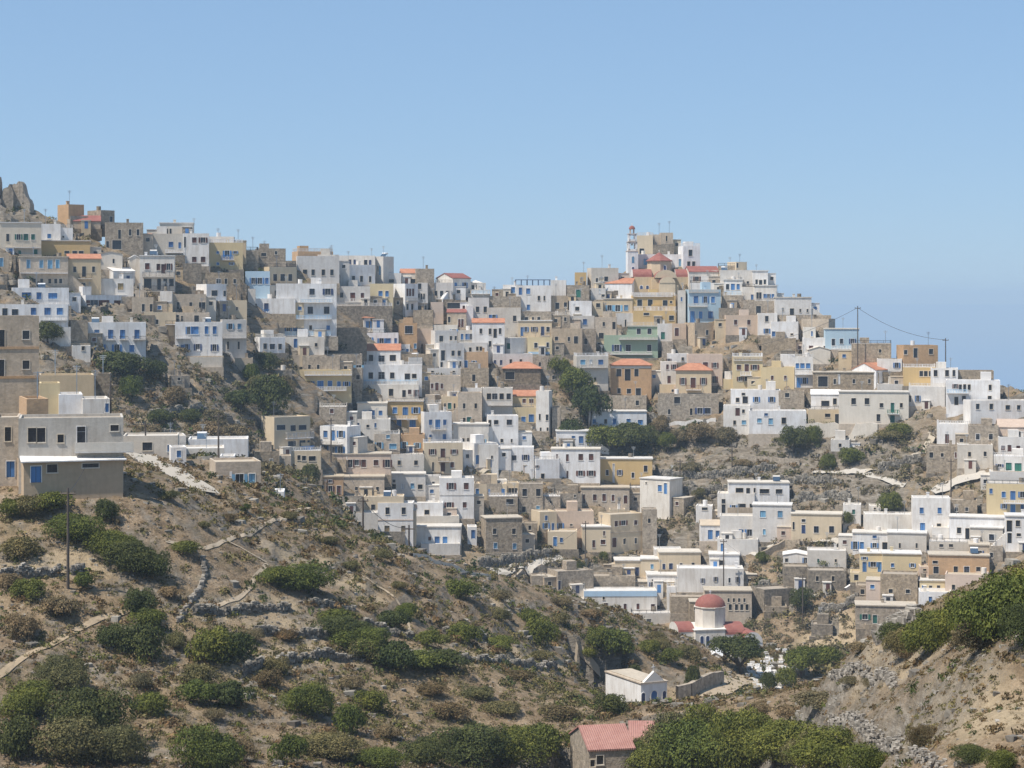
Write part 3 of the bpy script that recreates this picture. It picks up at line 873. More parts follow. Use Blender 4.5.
# natural roughness
fr = np.clip((GY-60)/60, 0, 1)
rgh = fbm(GX*.12, GY*.12, 5, 3)
fine = fbm(GX*.45, GY*.45, 4, 11)
rid = 1-np.abs(fbm(GX*.16+GY*.05, GY*.2, 5, 23))*2
crag = np.clip((GU-70)/-60, 0, 1)*np.clip((235-(VH-HZ*F/GY))/15, 0, 1)*(~isN)
rockmask = np.clip((fbm(GX*.03, GY*.03, 4, 41)+.05)*3, 0, 1)
HZ = HZ + np.where(isN, rgh*.55+fine*.22, rgh*.5+fine*.3+rockmask*rid*.8)*fr + crag*(rid*1.2-.4)
RK = np.where(isN, np.clip((rid-.72)*4, 0, 1)*rockmask*.8, np.clip((rid-.45)*3, 0, 1)*rockmask*.85)
RK = np.maximum(RK, crag)
# ledges: rock strata on the bare town slopes, old field steps on the near hill
GV = VH-HZ*F/GY
def reg(u0, u1, v0, v1, s=14): return np.clip((GU-u0)/s, 0, 1)*np.clip((u1-GU)/s, 0, 1)*np.clip((GV-v0)/s, 0, 1)*np.clip((v1-GV)/s, 0, 1)
rocky = np.where(isN, 0, np.maximum.reduce([reg(640, 860, 425, 560), reg(800, 960, 425, 520), reg(640, 720, 500, 560), reg(540, 620, 400, 450), reg(60, 300, 320, 470)*.35, reg(860, 930, 470, 600)*.6]))
warp = fbm(GX*.06, GY*.06, 4, 77)*2.2+GX*.05
def ledges(H, step, mix):
    t = (H+warp)/step; fl = np.floor(t); f_ = t-fl; return H*(1-mix)+((fl+np.clip((f_-.55)/.45, 0, 1)**1.5)*step-warp)*mix
HZ = np.where(isN, ledges(HZ, 1.9, .42*np.clip(fbm(GX*.04, GY*.04, 3, 88)*3+.6, 0, 1)*np.clip((GY-90)/60, 0, 1)), ledges(HZ, 1.7, .25+.6*rocky))
RK = np.maximum(RK, rocky*np.clip((fbm(GX*.09, GY*.09, 4, 99)+.28)*3.2, 0, 1)*.9)
def hill_at(X, Y):
    """height of the finished ground at a point"""
    u = CU+F*X/Y
    i = min(max(np.searchsorted(YS, Y)-1, 0), len(YS)-2); j = min(max(np.searchsorted(US, u)-1, 0), len(US)-2)
    a = (Y-YS[i])/(YS[i+1]-YS[i]); b = (u-US[j])/(US[j+1]-US[j])
    return float((HZ[i, j]*(1-b)+HZ[i, j+1]*b)*(1-a)+(HZ[i+1, j]*(1-b)+HZ[i+1, j+1]*b)*a)
def first_hit(u, v, y0=70, y1=620, town=False):
    """distance at which the sight line through (u, v) meets the ground"""
    j = int(np.clip(np.searchsorted(US, u)-1, 0, len(US)-1))
    zz = HZ[:, j]; ray = (VH-v)/F*YS
    ok = (zz >= ray) & (YS >= (300 if town else y0)) & (YS < y1)
    k = np.argmax(ok)
    if not ok[k]: return None
    a0 = ray[k-1]-zz[k-1]; a1 = ray[k]-zz[k]
    t = a0/(a0-a1) if a0 > 0 > a1 or a0 > a1 else 1
    t = min(max(t, 0), 1)
    return float(YS[k-1]+(YS[k]-YS[k-1])*t)
def pt(u, v, Y): return Vector(((u-CU)/F*Y, Y, (VH-v)/F*Y))
def flatten(cx, cy, dx, dy, w, d, zb, m=.9):
    """cut a level platform for a footprint: origin (cx,cy), axis (dx,dy), width w, depth d"""
    r = math.hypot(w, d)+3
    i0, i1 = np.searchsorted(YS, cy-r), np.searchsorted(YS, cy+r)
    if i1 <= i0: return
    X = GX[i0:i1]; Y = GY[i0:i1]
    s = (X-cx)*dx+(Y-cy)*dy; t = -(X-cx)*dy+(Y-cy)*dx
    k = (s > -m) & (s < w+m) & (t > -.2) & (t < d+m)
    H = HZ[i0:i1]; H[k] = np.minimum(H[k], zb-.03)

# strips of dry grass on the old field terraces
ST = np.zeros_like(HZ)
def straw(ptsx, w=2.0):
    W_ = []
    for u, v in ptsx:
        Y = first_hit(u, v)
        if Y: W_.append(((u-CU)/F*Y, Y))
    for (ax, ay), (bx, by) in zip(W_, W_[1:]):
        dx, dy = bx-ax, by-ay; L2 = dx*dx+dy*dy+1e-6
        t = np.clip(((GX-ax)*dx+(GY-ay)*dy)/L2, 0, 1); d = np.hypot(GX-ax-t*dx, GY-ay-t*dy)
        np.maximum(ST, np.clip((w-d)/(w*.5), 0, 1), out=ST)
straw([(200,612),(240,606),(290,604)]); straw([(240,665),(290,654),(360,651)], 2.6); straw([(380,652),(440,652),(470,656)]); straw([(455,658),(500,658),(560,661)], 2.6)
straw([(0,568),(60,562),(100,558)], 3.2); straw([(330,627),(260,628)], 2); straw([(290,560),(340,575),(360,590)], 4); straw([(860,655),(900,658),(920,665)], 2.5); straw([(905,735),(960,725),(1010,715)], 3.0); straw([(700,697),(740,685),(752,680)], 5)
straw([(225,440),(180,430),(150,425)], 5); straw([(820,640),(835,625),(855,640)], 6); straw([(480,590),(530,610),(560,630)], 3)
# ---------------------------------------------------------------- mesh helpers
class MB:
    def __init__(s): s.v = []; s.f = []; s.m = []
    def quad(s, a, b, c, d, m=0):
        n = len(s.v); s.v += [a, b, c, d]; s.f.append((n, n+1, n+2, n+3)); s.m.append(m)
    def tri(s, a, b, c, m=0):
        n = len(s.v); s.v += [a, b, c]; s.f.append((n, n+1, n+2)); s.m.append(m)
    def box(s, x0, x1, y0, y1, z0, z1, m=0):
        n = len(s.v)
        s.v += [(x, y, z) for z in (z0, z1) for y in (y0, y1) for x in (x0, x1)]
        for f in ((0,2,3,1), (4,5,7,6), (0,1,5,4), (2,6,7,3), (0,4,6,2), (1,3,7,5)):
            s.f.append(tuple(n+i for i in f)); s.m.append(m)
    def beam(s, p, q, w, m=0):
        p = Vector(p); q = Vector(q); d = (q-p).normalized(); a = d.orthogonal().normalized()*w/2; b = d.cross(a)
        n = len(s.v)
        for c in (p, q): s.v += [tuple(c+a+b), tuple(c-a+b), tuple(c-a-b), tuple(c+a-b)]
        for f in ((0,1,2,3), (7,6,5,4), (0,4,5,1), (1,5,6,2), (2,6,7,3), (3,7,4,0)):
            s.f.append(tuple(n+i for i in f)); s.m.append(m)
    def cyl(s, cx, cy, z0, z1, r0, r1=None, n=16, m=0, cap=True):
        r1 = r0 if r1 is None else r1; k = len(s.v)
        for z, r in ((z0, r0), (z1, r1)):
            s.v += [(cx+r*math.cos(2*math.pi*i/n), cy+r*math.sin(2*math.pi*i/n), z) for i in range(n)]
        for i in range(n):
            j = (i+1) % n; s.f.append((k+i, k+j, k+n+j, k+n+i)); s.m.append(m)
        if cap: s.f.append(tuple(k+n+i for i in range(n))); s.m.append(m)
    def dome(s, cx, cy, z, r, h, n=20, rings=6, m=0):
        k = len(s.v)
        for j in range(rings):
            a = math.pi/2*j/rings; s.v += [(cx+r*math.cos(a)*math.cos(2*math.pi*i/n), cy+r*math.cos(a)*math.sin(2*math.pi*i/n), z+h*math.sin(a)) for i in range(n)]
        s.v.append((cx, cy, z+h)); top = len(s.v)-1
        for j in range(rings-1):
            for i in range(n):
                i2 = (i+1) % n; s.f.append((k+j*n+i, k+j*n+i2, k+(j+1)*n+i2, k+(j+1)*n+i)); s.m.append(m)
        for i in range(n): s.f.append((k+(rings-1)*n+i, k+(rings-1)*n+(i+1) % n, top)); s.m.append(m)
    def vault(s, x0, x1, y0, y1, z, h, n=10, m=0, mend=0, along='x'):
        """barrel roof with closed ends"""
        P_ = []
        for i in range(n+1):
            a = math.pi*i/n; c = -math.cos(a)*.5+.5; hh = math.sin(a)*h
            if along == 'x': P_.append(((x0, y0+(y1-y0)*c, z+hh), (x1, y0+(y1-y0)*c, z+hh)))
            else: P_.append(((x0+(x1-x0)*c, y0, z+hh), (x0+(x1-x0)*c, y1, z+hh)))
        for i in range(n): s.quad(P_[i][0], P_[i][1], P_[i+1][1], P_[i+1][0], m)
        for e in (0, 1):
            k = len(s.v); s.v += [p[e] for p in P_]; s.f.append(tuple(range(k, k+n+1))); s.m.append(mend)
    def holes(s, x0, x1, z0, z1, y, hs, m=0, depth=.16):
        """wall in the plane y (facing -y) with rectangular openings and their reveals"""
        hs = [(max(a, x0+.05), min(b, x1-.05), max(c, z0+.02), min(d, z1-.05)) for a, b, c, d in hs]
        hs = [h for h in hs if h[1]-h[0] > .1 and h[3]-h[2] > .1]
        xs = sorted({x0, x1, *[h[0] for h in hs], *[h[1] for h in hs]}); zs = sorted({z0, z1, *[h[2] for h in hs], *[h[3] for h in hs]})
        for j in range(len(zs)-1):
            run = None
            for i in range(len(xs)-1):
                cx = (xs[i]+xs[i+1])/2; cz = (zs[j]+zs[j+1])/2
                hole = any(h[0] < cx < h[1] and h[2] < cz < h[3] for h in hs)
                if not hole: run = xs[i] if run is None else run
                if hole and run is not None: s.quad((run, y, zs[j]), (xs[i], y, zs[j]), (xs[i], y, zs[j+1]), (run, y, zs[j+1]), m); run = None
            if run is not None: s.quad((run, y, zs[j]), (xs[-1], y, zs[j]), (xs[-1], y, zs[j+1]), (run, y, zs[j+1]), m)
        for a, b, c, d in hs:
            yy = y+depth
            s.quad((a, y, c), (a, yy, c), (a, yy, d), (a, y, d), m); s.quad((b, yy, c), (b, y, c), (b, y, d), (b, yy, d), m)
            s.quad((a, y, d), (a, yy, d), (b, yy, d), (b, y, d), m); s.quad((a, yy, c), (a, y, c), (b, y, c), (b, yy, c), m)
        return hs
    def mesh(s, name, mats, smooth=False):
        me = bpy.data.meshes.new(name); me.from_pydata(s.v, [], s.f)
        for m in mats: me.materials.append(m)
        if len(mats) > 1: me.polygons.foreach_set('material_index', s.m)
        if smooth: me.shade_smooth()
        me.update(); return me
    def build(s, name, mats, parent=None, loc=None, smooth=False):
        if not isinstance(mats, (list, tuple)): mats = [mats]
        o = bpy.data.objects.new(name, s.mesh(name, mats, smooth)); COL.objects.link(o)
        if parent is not None: o.parent = parent
        if loc is not None: o.location = loc
        return o
def child(name, me, parent, loc=(0,0,0), scale=(1,1,1), rot=0):
    o = bpy.data.objects.new(name, me); COL.objects.link(o); o.parent = parent; o.location = loc; o.scale = scale; o.rotation_euler = (0,0,rot); return o
def tag(o, label, cat, group=None, kind=None):
    if label: o['label'] = label
    if cat: o['category'] = cat
    if group: o['group'] = group
    if kind: o['kind'] = kind
    return o
def empty(name, loc, rz=0):
    o = bpy.data.objects.new(name, None); COL.objects.link(o); o.location = loc; o.rotation_euler = (0,0,rz); o.empty_display_size = .5; return o

# unit window: x 0..1, z 0..1, set back in its opening (real depth), frame + leaves
_wcache = {}
def window_mesh(code, w, h, door, opened=False):
    key = (code, round(w*5), round(h*5), door, opened)
    if key in _wcache: return _wcache[key]
    w = round(w*5)/5 or .2; h = round(h*5)/5 or .2
    m = MB(); t = .07
    fr = 1
    # surround standing a little proud of the wall
    m.box(-t, 0, -.05, .02, -t*(not door), h+t, fr); m.box(w, w+t, -.05, .02, -t*(not door), h+t, fr); m.box(0, w, -.05, .02, h, h+t, fr)
    if not door: m.box(-.1, w+.1, -.09, .02, -t-.03, 0, fr)
    y = .10
    if code in 'knl' and not door and not opened:      # glazed: sash bars over glass
        m.quad((0, y+.03, 0), (w, y+.03, 0), (w, y+.03, h), (0, y+.03, h), 2)
        nx = max(1, int(round(w/.6))); nz = 2 if h > .9 else 1
        for i in range(1, nx): m.box(w*i/nx-.025, w*i/nx+.025, y, y+.025, 0, h, 0)
        for i in range(1, nz): m.box(0, w, y+.002, y+.022, h*.68-.02, h*.68+.02, 0)
    elif opened:                         # leaves folded back against the wall, glass behind
        m.quad((0, y+.03, 0), (w, y+.03, 0), (w, y+.03, h), (0, y+.03, h), 2)
        m.box(w*.5-.025, w*.5+.025, y, y+.025, 0, h, 1)
        m.box(-t-w*.42, -t-.02, -.08, -.055, .02, h-.02, 0); m.box(w+t+.02, w+t+w*.42, -.08, -.055, .02, h-.02, 0)
    elif code == 'k':
        m.quad((0, y+.03, 0), (w, y+.03, 0), (w, y+.03, h), (0, y+.03, h), 2)
        m.box(w*.5-.02, w*.5+.02, y, y+.025, 0, h, 0)
    else:                                # painted leaves with rails and a dark gap
        m.quad((0, y+.05, 0), (w, y+.05, 0), (w, y+.05, h), (0, y+.05, h), 2)
        nl = 2 if w > .6 else 1
        for i in range(nl):
            a = w*i/nl+.02; b = w*(i+1)/nl-.02
            m.box(a, b, y, y+.04, .02, h-.02, 0)
            m.box(a+.05, b-.05, y-.015, y-.001, h*.08, h*.46, 0); m.box(a+.05, b-.05, y-.015, y-.001, h*.54, h*.93, 0)
    mats = [OM[code], {'b': OM['w'], 'u': OM['w'], 'k': WM['o']}.get(code, WM['w']), M_GLASS]
    me = m.mesh('door' if door else 'window', mats); _wcache[key] = (me, w, h); return _wcache[key]
def balustrade(x0, x1, y0, y1, z, h, col, parent, solid=False):
    """projecting slab with posts, rails and balusters; y0 is the outer edge"""
    root = MB(); root.box(x0, x1, y0, y1, z-.16, z, 0)
    o = root.build('balcony', [WM['l' if col in 'klo' else 'w']], parent)
    m = MB(); t = .05
    if solid: m.box(x0, x1, y0, y0+.12, z, z+h, 0)
    else:
        hw = .03 if col in 'kr' else .06
        m.box(x0, x1, y0, y0+hw*1.6, z+h-.07, z+h, 0)
        m.box(x0, x1, y0+.01, y0+hw, z+.08, z+.14, 0)
        n = max(2, int((x1-x0)/(.24 if col in 'kr' else .34)))
        for i in range(n+1):
            x = x0+(x1-x0)*i/n; big = i % 6 == 0
            ww = (.05 if big else .02) if col in 'kr' else (.12 if big else .07)
            m.box(max(x0, x-ww), min(x1, x+ww), y0+.012, y0+.012+hw, z+.001, z+h-.071, 0)
        for x in (x0, x1-t):
            m.box(x, x+t, y0+.12, y1-.01, z+h-.07, z+h, 0)
            k = max(1, int((y1-y0)/.4))
            for j in range(1, k): m.box(x, x+t, y0+(y1-y0)*j/k, y0+(y1-y0)*j/k+t, z+.001, z+h-.071, 0)
    m.build('railing', [M_IRON if col == 'k' else WM[col] if col in WM else WM['w']], o)
    return o
# ---------------------------------------------------------------- houses from the survey tables
HOUSES = []; HEATERS = []
def parse(text):
    out = []; ox = oy = 0; s = 1
    for line in text.strip().splitlines():
        line = line.strip()
        if not line: continue
        if line.startswith('T '):
            a = line.split(); ox, oy, s = float(a[1]), float(a[2]), float(a[3]); continue
        seg = [q.strip() for q in line.split('|')]
        hd = seg[0].split()
        h = dict(col=hd[0], x0=ox+float(hd[1])/s, x1=ox+float(hd[2])/s, yt=oy+float(hd[3])/s, yb=oy+float(hd[4])/s, win=[], label=None, short=None)
        for t in hd[5:]:
            if t[0] in 'LRGPVS': h[t[0]] = float(t[1:])/s
            elif t == 'E': h['E'] = 1
            elif t[0] == 'q': h['q'] = t[1]
            elif t[0] == '@': h['D'] = float(t[1:])
        if len(seg) > 1 and seg[1]:
            for w in seg[1].split(';'):
                a = w.split()
                if not a: continue
                if a[0] in '=~^': h['win'].append((a[0], ox+float(a[1])/s, ox+float(a[2])/s, oy+float(a[3])/s, float(a[4])/s if a[0] != '^' else oy+float(a[4])/s, a[5]))
                elif a[0] == '!': h['heater'] = ox+float(a[1])/s
                else:
                    for x in a[4:]: h['win'].append(('w', a[0], float(a[1])/s, float(a[2])/s, oy+float(a[3])/s, ox+float(x)/s))
        if len(seg) > 2 and seg[2]: h['label'] = seg[2]
        if len(seg) > 3 and seg[3]: h['short'] = seg[3]
        out.append(h)
    return out
SPECS = parse(TOWN)+parse(NEAR)
rng = random.Random(11)
def layout(h):
    """turn a surveyed outline into a footprint standing on the hill"""
    xc = (h['x0']+h['x1'])/2
    Y = h.get('D') or town_Y(xc, h['yb'])
    if 'D' not in h: Y = float(Y)
    h['Y'] = Y
    L = h.get('L', 0); Rr = h.get('R', 0)
    n = max(L, Rr)*Y/F
    d = 5.6 if 'D' not in h else 7.0
    if h['x1']-h['x0'] < 22: d = 4.6
    if n > 0:
        d = max(d, n/math.sin(R(50))); th = math.asin(n/d)*(1 if L else -1)
    else: th = R(rng.uniform(-3, 5))
    rel = th; th = th-math.atan((xc-CU)/F)
    h['th'] = th; h['d'] = d
    c, s_ = math.cos(th), math.sin(th)
    z = (VH-h['yb'])/F*Y
    if 'D' not in h and 'z' not in h: pass
    qa = (h['x0']+L-CU)/F; qb = (h['x1']-Rr-CU)/F
    # near corner at distance Y
    if rel >= 0:
        P0 = (qa*Y, Y); t = (qb*P0[1]-P0[0])/(c-qb*s_)
    else:
        P1 = (qb*Y, Y); t = (P1[0]-qa*P1[1])/(c-qa*s_); P0 = (P1[0]-t*c, P1[1]-t*s_)
    h['P0'] = P0; h['W'] = t; h['z'] = z; h['H'] = (VH-h['yt'])/F*Y-z
    flatten(P0[0], P0[1], c, s_, t, d, z)
for h in SPECS: layout(h)
_k = 250.0/F
flatten((641-CU)*_k-1, 250-6, math.cos(R(26)), math.sin(R(26)), 8, 18, (VH-712)*_k)
flatten((680-CU)*345/F, 343, 1, 0, 14, 12, (VH-652)*345/F)
for h in SPECS:
    if h.get('q') == 'f': flatten(h['P0'][0]-3, h['P0'][1]-9, math.cos(h['th']), math.sin(h['th']), h['W']+5, 14, h['z']+(1.2 if h['x0'] > 620 else 0))
def loc_x(h, u):
    q = (u-CU)/F; c, s_ = math.cos(h['th']), math.sin(h['th']); return (q*h['P0'][1]-h['P0'][0])/(c-q*s_)
def zpx(h, v, x=None):
    Yp = h['P0'][1]+(x or 0)*math.sin(h['th']); return (VH-v)/F*Yp-h['z']
def solar_heater(x, y, z, rz):
    t = empty('solar_water_heater', (x, y, z), rz)
    m = MB(); m.quad((-1, -.9, .25), (1, -.9, .25), (1, .5, 1.25), (-1, .5, 1.25)); m.quad((-1, .5, 1.19), (1, .5, 1.19), (1, -.9, .19), (-1, -.9, .19)); m.build('collector_panel', [M_PANEL], t)
    m = MB(); m.cyl(0, 0, -1, 1, .28, n=12); o = m.build('tank', [M_WHITE], t, (0, .75, 1.35), smooth=False); o.rotation_euler = (0, R(90), 0)
    m = MB(); [m.beam(a, b, .06) for a, b in (((-.9, -.85, 0), (-.9, -.85, .25)), ((.9, -.85, 0), (.9, -.85, .25)), ((-.9, .7, 0), (-.9, .7, 1.1)), ((.9, .7, 0), (.9, .7, 1.1)))]
    m.build('stand', [M_METAL], t); t.scale = (.75, .75, .75); return t
def build_house(h):
    Y, W, d, H, z = h['Y'], h['W'], h['d'], h['H'], h['z']
    if W < .6: W = .6
    if H < .6: H = .6
    root = empty('house', (h['P0'][0], h['P0'][1], z), h['th']); h['root'] = root
    mat = WM[h['col']]; q = h.get('q', 't')
    found = 2.6 if 'D' not in h else 5
    kind = next((k for k in 'GPVS' if k in h), None)
    rise = h.get(kind, 0)*Y/F if kind else 0
    eave = H-rise
    hs = []; wins = []
    for w in h['win']:
        if w[0] == 'w':
            _, code, ww, hh, yc, xc = w
            x = loc_x(h, xc); sc = (h['P0'][1]+x*math.sin(h['th']))/F
            wm = max(.45, ww*sc/max(math.cos(h['th']), .5)*1.04); hm = max(.5, hh*sc*1.03); zc = zpx(h, yc, x)
            door = hm/wm > 1.55 and (hm > 1.7 or zc-hm/2 < .5)
            if zc-hm/2 < .45 and hm > 1.4: door = True
            op = (not door) and code in 'bngur' and rng.random() < .3
            me, wq, hq = window_mesh(code, wm, hm, door, op)
            a = x-wq/2; b = x+wq/2; c0 = zc-hq/2; c1 = zc+hq/2
            if c0 < .03: c0 = .03; c1 = c0+hq
            if a < .12: a = .12; b = a+wq
            if b > W-.12: b = W-.12; a = b-wq
            if a < .05 or c1 > eave-.12 or b-a < .3: continue
            if any(not (b < A-.02 or a > B+.02 or c1 < C-.05 or c0 > D_+.05) for A, B, C, D_ in hs): continue
            hs.append((a, b, c0, c1)); wins.append((me, a, c0, door, code))
    h['wins'] = wins
    m = MB(); t = .22
    m.holes(0, W, -found, eave, 0, hs, depth=.17)
    m.quad((W, 0, -found), (W, d, -found), (W, d, eave), (W, 0, eave)); m.quad((0, d, -found), (0, 0, -found), (0, 0, eave), (0, d, eave))
    m.quad((W, d, -found), (0, d, -found), (0, d, eave), (W, d, eave))
    roof = MB(); rm = [FLAT['w' if h['col'] in 'wlou' else 'e' if h['col'] in 'cyapen' else 's']]
    if kind is None:
        if h.get('E'):
            roof.box(-.16, W+.16, -.16, d+.16, eave-.02, eave+.2); rm = [FLAT['w' if h['col'] in 'wloucyan' else 'e']]
        else:
            pd = .28
            for (A, B) in (((0, 0), (W, 0)), ((W, 0), (W, d)), ((W, d), (0, d)), ((0, d), (0, 0))):
                ia = (min(max(A[0], t), W-t), min(max(A[1], t), d-t)); ib = (min(max(B[0], t), W-t), min(max(B[1], t), d-t))
                m.quad((*A, eave), (*B, eave), (*ib, eave), (*ia, eave)); m.quad((*ia, eave), (*ib, eave), (*ib, eave-pd), (*ia, eave-pd))
            roof.box(t+.003, W-t-.003, t+.003, d-t-.003, eave-pd-.1, eave-pd+.02)
    else:
        rm = [RM[q]]; o = .12; e2 = eave
        if kind == 'G':
            # a roof seen almost level: the ridge stands at mid depth
            A, B, C_, D_ = (-o, -o, e2-.03), (W+o, -o, e2-.03), (W+o, d/2, e2+rise), (-o, d/2, e2+rise); E_, F_ = (W+o, d+o, e2-.03), (-o, d+o, e2-.03)
            for dz, fl in ((0, 0), (.14, 1)):
                f = lambda p: (p[0], p[1], p[2]+dz)
                roof.quad(f(A), f(B), f(C_), f(D_)); roof.quad(f(D_), f(C_), f(E_), f(F_))
            g = lambda p: (p[0], p[1], p[2]+.14)
            roof.quad(A, B, g(B), g(A)); roof.quad(B, C_, g(C_), g(B)); roof.quad(C_, E_, g(E_), g(C_)); roof.quad(D_, A, g(A), g(D_)); roof.quad(F_, D_, g(D_), g(F_))
            m.tri((W, 0, eave), (W, d, eave), (W, d/2, eave+rise)); m.tri((0, d, eave), (0, 0, eave), (0, d/2, eave+rise))
        elif kind == 'P':
            o = .3; k = min(W, d)/2*.98; A, B, C_, D_ = (-o, -o, e2), (W+o, -o, e2), (W+o, d+o, e2), (-o, d+o, e2)
            if W >= d: p, qv = (k, d/2, e2+rise), (W-k, d/2, e2+rise); roof.quad(A, B, qv, p); roof.tri(B, C_, qv); roof.quad(C_, D_, p, qv); roof.tri(D_, A, p)
            else: p, qv = (W/2, k, e2+rise), (W/2, d-k, e2+rise); roof.tri(A, B, p); roof.quad(B, C_, qv, p); roof.tri(C_, D_, qv); roof.quad(D_, A, p, qv)
            roof.box(-o, W+o, -o, d+o, e2-.12, e2-.004)
        elif kind == 'V':
            p, qv = (W/2, -o, e2+rise), (W/2, d+o, e2+rise)
            for dz in (0, .12):
                roof.quad((-o, d+o, e2+dz), (-o, -o, e2+dz), (p[0], p[1], p[2]+dz), (qv[0], qv[1], qv[2]+dz)); roof.quad((p[0], p[1], p[2]+dz), (W+o, -o, e2+dz), (W+o, d+o, e2+dz), (qv[0], qv[1], qv[2]+dz))
            roof.quad((-o, -o, e2), (-o, -o, e2+.12), (W/2, -o, e2+rise+.12), (W/2, -o, e2+rise)); roof.quad((W/2, -o, e2+rise), (W/2, -o, e2+rise+.12), (W+o, -o, e2+.12), (W+o, -o, e2))
            m.tri((0, 0, eave), (W, 0, eave), (W/2, 0, eave+rise)); m.tri((W, d, eave), (0, d, eave), (W/2, d, eave+rise))
        elif kind == 'S':
            roof.quad((-.3, -.4, e2), (W+.3, -.4, e2), (W+.1, d*.45, e2+rise), (-.1, d*.45, e2+rise)); roof.quad((-.3, -.4, e2-.12), (-.1, d*.45, e2+rise-.12), (W+.1, d*.45, e2+rise-.12), (W+.3, -.4, e2-.12))
            roof.quad((-.3, -.4, e2-.12), (W+.3, -.4, e2-.12), (W+.3, -.4, e2), (-.3, -.4, e2))
    m.build('wall', [mat], root); roof.build('roof', rm, root)
    for me, a, c0, door, code in wins: child('door' if door else 'window', me, root, (a, 0, c0))
    for w in h['win']:
        if w[0] == '=':
            a = max(loc_x(h, w[1]), -.6); b = min(loc_x(h, w[2]), W+1.6 if 'D' in h else W+.4)
            if b-a < .5: continue
            zt = zpx(h, w[3]); hh = max(.5, min(w[4]*Y/F, 1.15 if 'D' not in h else 2.2))
            zs = zt-hh
            if zs < .25: zs = .25
            out = .25 if zt > H-.2 else .95
            balustrade(a, b, -out, -.005 if zt <= H else d*.9, zs, hh, w[5], root, w[5] == 'o')
        elif w[0] == '~':
            a = max(loc_x(h, w[1]), 0); b = min(loc_x(h, w[2]), W); z0 = zpx(h, w[3]+w[4]); z1 = zpx(h, w[3])
            z1 = min(z1, eave-.03)
            if z1 > z0: k = MB(); k.box(a, b, -.07, -.004, z0, z1); k.build('cornice' if z1-z0 < .8 else 'painted_band', [WM[w[5]]], root)
        elif w[0] == '^':
            a = loc_x(h, w[1]); b = loc_x(h, w[2]); z0 = eave-.2; z1 = zpx(h, w[3]); k = MB()
            k.box(a, b, .2, d-.4, z1-.25, z1-.1)
            n = 7
            for i in range(n): x = a+.1+(b-a-.3)*i/(n-1); k.box(x, x+.12, .3, .42, z0, z1-.251); k.box(x, x+.12, d-.6, d-.48, z0, z1-.251)
            k.build('pergola', [OM['n']], root)
    flat = kind is None
    if 'D' not in h and W > 2.5:
        # stepped masonry terrace in front of the house
        if rng.random() < .75:
            k = MB(); a = -rng.uniform(0, .4); b = W+rng.uniform(0, .4); o_ = rng.uniform(.7, 1.6)
            k.box(a, b, -o_, -.012, -2.6, -rng.uniform(.02, .3)); k.box(a, b, -o_-.003, -o_+.25, -.35, rng.choice((.02, .02, .5)))
            k.build('terrace', [WM[rng.choice('sssded' if h['col'] not in 'w' else 'sssde')]], root)
        if kind is None and rng.random() < .34 and H > 2.6:
            # lower side room with its own small window
            s1 = rng.choice((0, 1)); aw = rng.uniform(1.8, 3.2); ah = min(H*rng.uniform(.45, .85), 4.5); ac = rng.choice('wwlloceps' if h['col'] in 'wlou' else 'olcepss')
            xa = W+.004 if s1 else -aw-.004; ya = rng.uniform(.3, 1.6); k = MB(); me, wq, hq = window_mesh(rng.choice('kbkrn'), .7, .9, False)
            hh_ = [(xa+aw*.3, xa+aw*.3+wq, ah-1.6, ah-1.6+hq)]
            k.holes(xa, xa+aw, -2.6, ah, ya, hh_, depth=.17); k.quad((xa+aw, ya, -2.6), (xa+aw, d-.2, -2.6), (xa+aw, d-.2, ah), (xa+aw, ya, ah)); k.quad((xa, d-.2, -2.6), (xa, ya, -2.6), (xa, ya, ah), (xa, d-.2, ah)); k.quad((xa, ya, ah), (xa+aw, ya, ah), (xa+aw, d-.2, ah), (xa, d-.2, ah))
            an = k.build('annex', [WM[ac]], root); child('window', me, an, (xa+aw*.3, ya, ah-1.6))
            k = MB(); k.box(xa-.08, xa+aw+.08, ya-.1, d-.15, ah+.003, ah+.14); k.build('roof_slab', [FLAT['w' if ac in 'wlo' else 'e']], an)
        if W > 4.5 and H > 2.8 and rng.random() < .3:
            # porch or store room standing out from the front
            aw = rng.uniform(1.6, 2.6); ah = rng.uniform(1.7, 2.3); free = [x for x in [rng.uniform(.1, W-aw-.1) for _ in range(6)] if not any(A < x+aw and B > x and C < ah+.2 for A, B, C, D_ in hs)]
            if free:
                x = free[0]; k = MB(); ac = rng.choice('wwlocs'); k.box(x, x+aw, -1.5, -.006, -2.6, ah); po = k.build('porch', [WM[ac]], root)
                k = MB(); k.box(x+aw*.35, x+aw*.35+.75, -1.53, -1.503, .05, 1.65); k.build('porch_door', [OM[rng.choice('bkrn')]], po)
                k = MB(); k.box(x-.1, x+aw+.1, -1.62, -.007, ah+.003, ah+.13); k.build('roof_slab', [FLAT['w']], po)
        if rng.random() < .2 and H > 4.2:
            # outside stair climbing along the side of the front
            k = MB(); s0 = rng.choice((0, 1)); n = 11; zt = H*rng.uniform(.45, .6)
            for i in range(n):
                x = W+.02+i*.3 if s0 else -.02-(i+1)*.3; k.box(x, x+.3, .3, 1.3, -2.5, zt*(n-i)/n)
            k.build('outside_stair', [mat], root)
        if flat and rng.random() < .2:
            k = MB(); x = rng.uniform(.8, max(.9, W-.8)); k.cyl(x, d*.6, eave-.2, eave+1.0, .5, n=12); k.build('water_tank', [WM[rng.choice('wwd')]], root)
        if flat and not h.get('E') and rng.random() < .3 and W > 4:
            # small rooftop room or stair head
            k = MB(); x = rng.uniform(.3, W-2.6); k.box(x, x+2.2, d*.5, d-.3, eave-.2, eave+rng.uniform(1.2, 1.9)); k.build('stair_head', [mat], root)
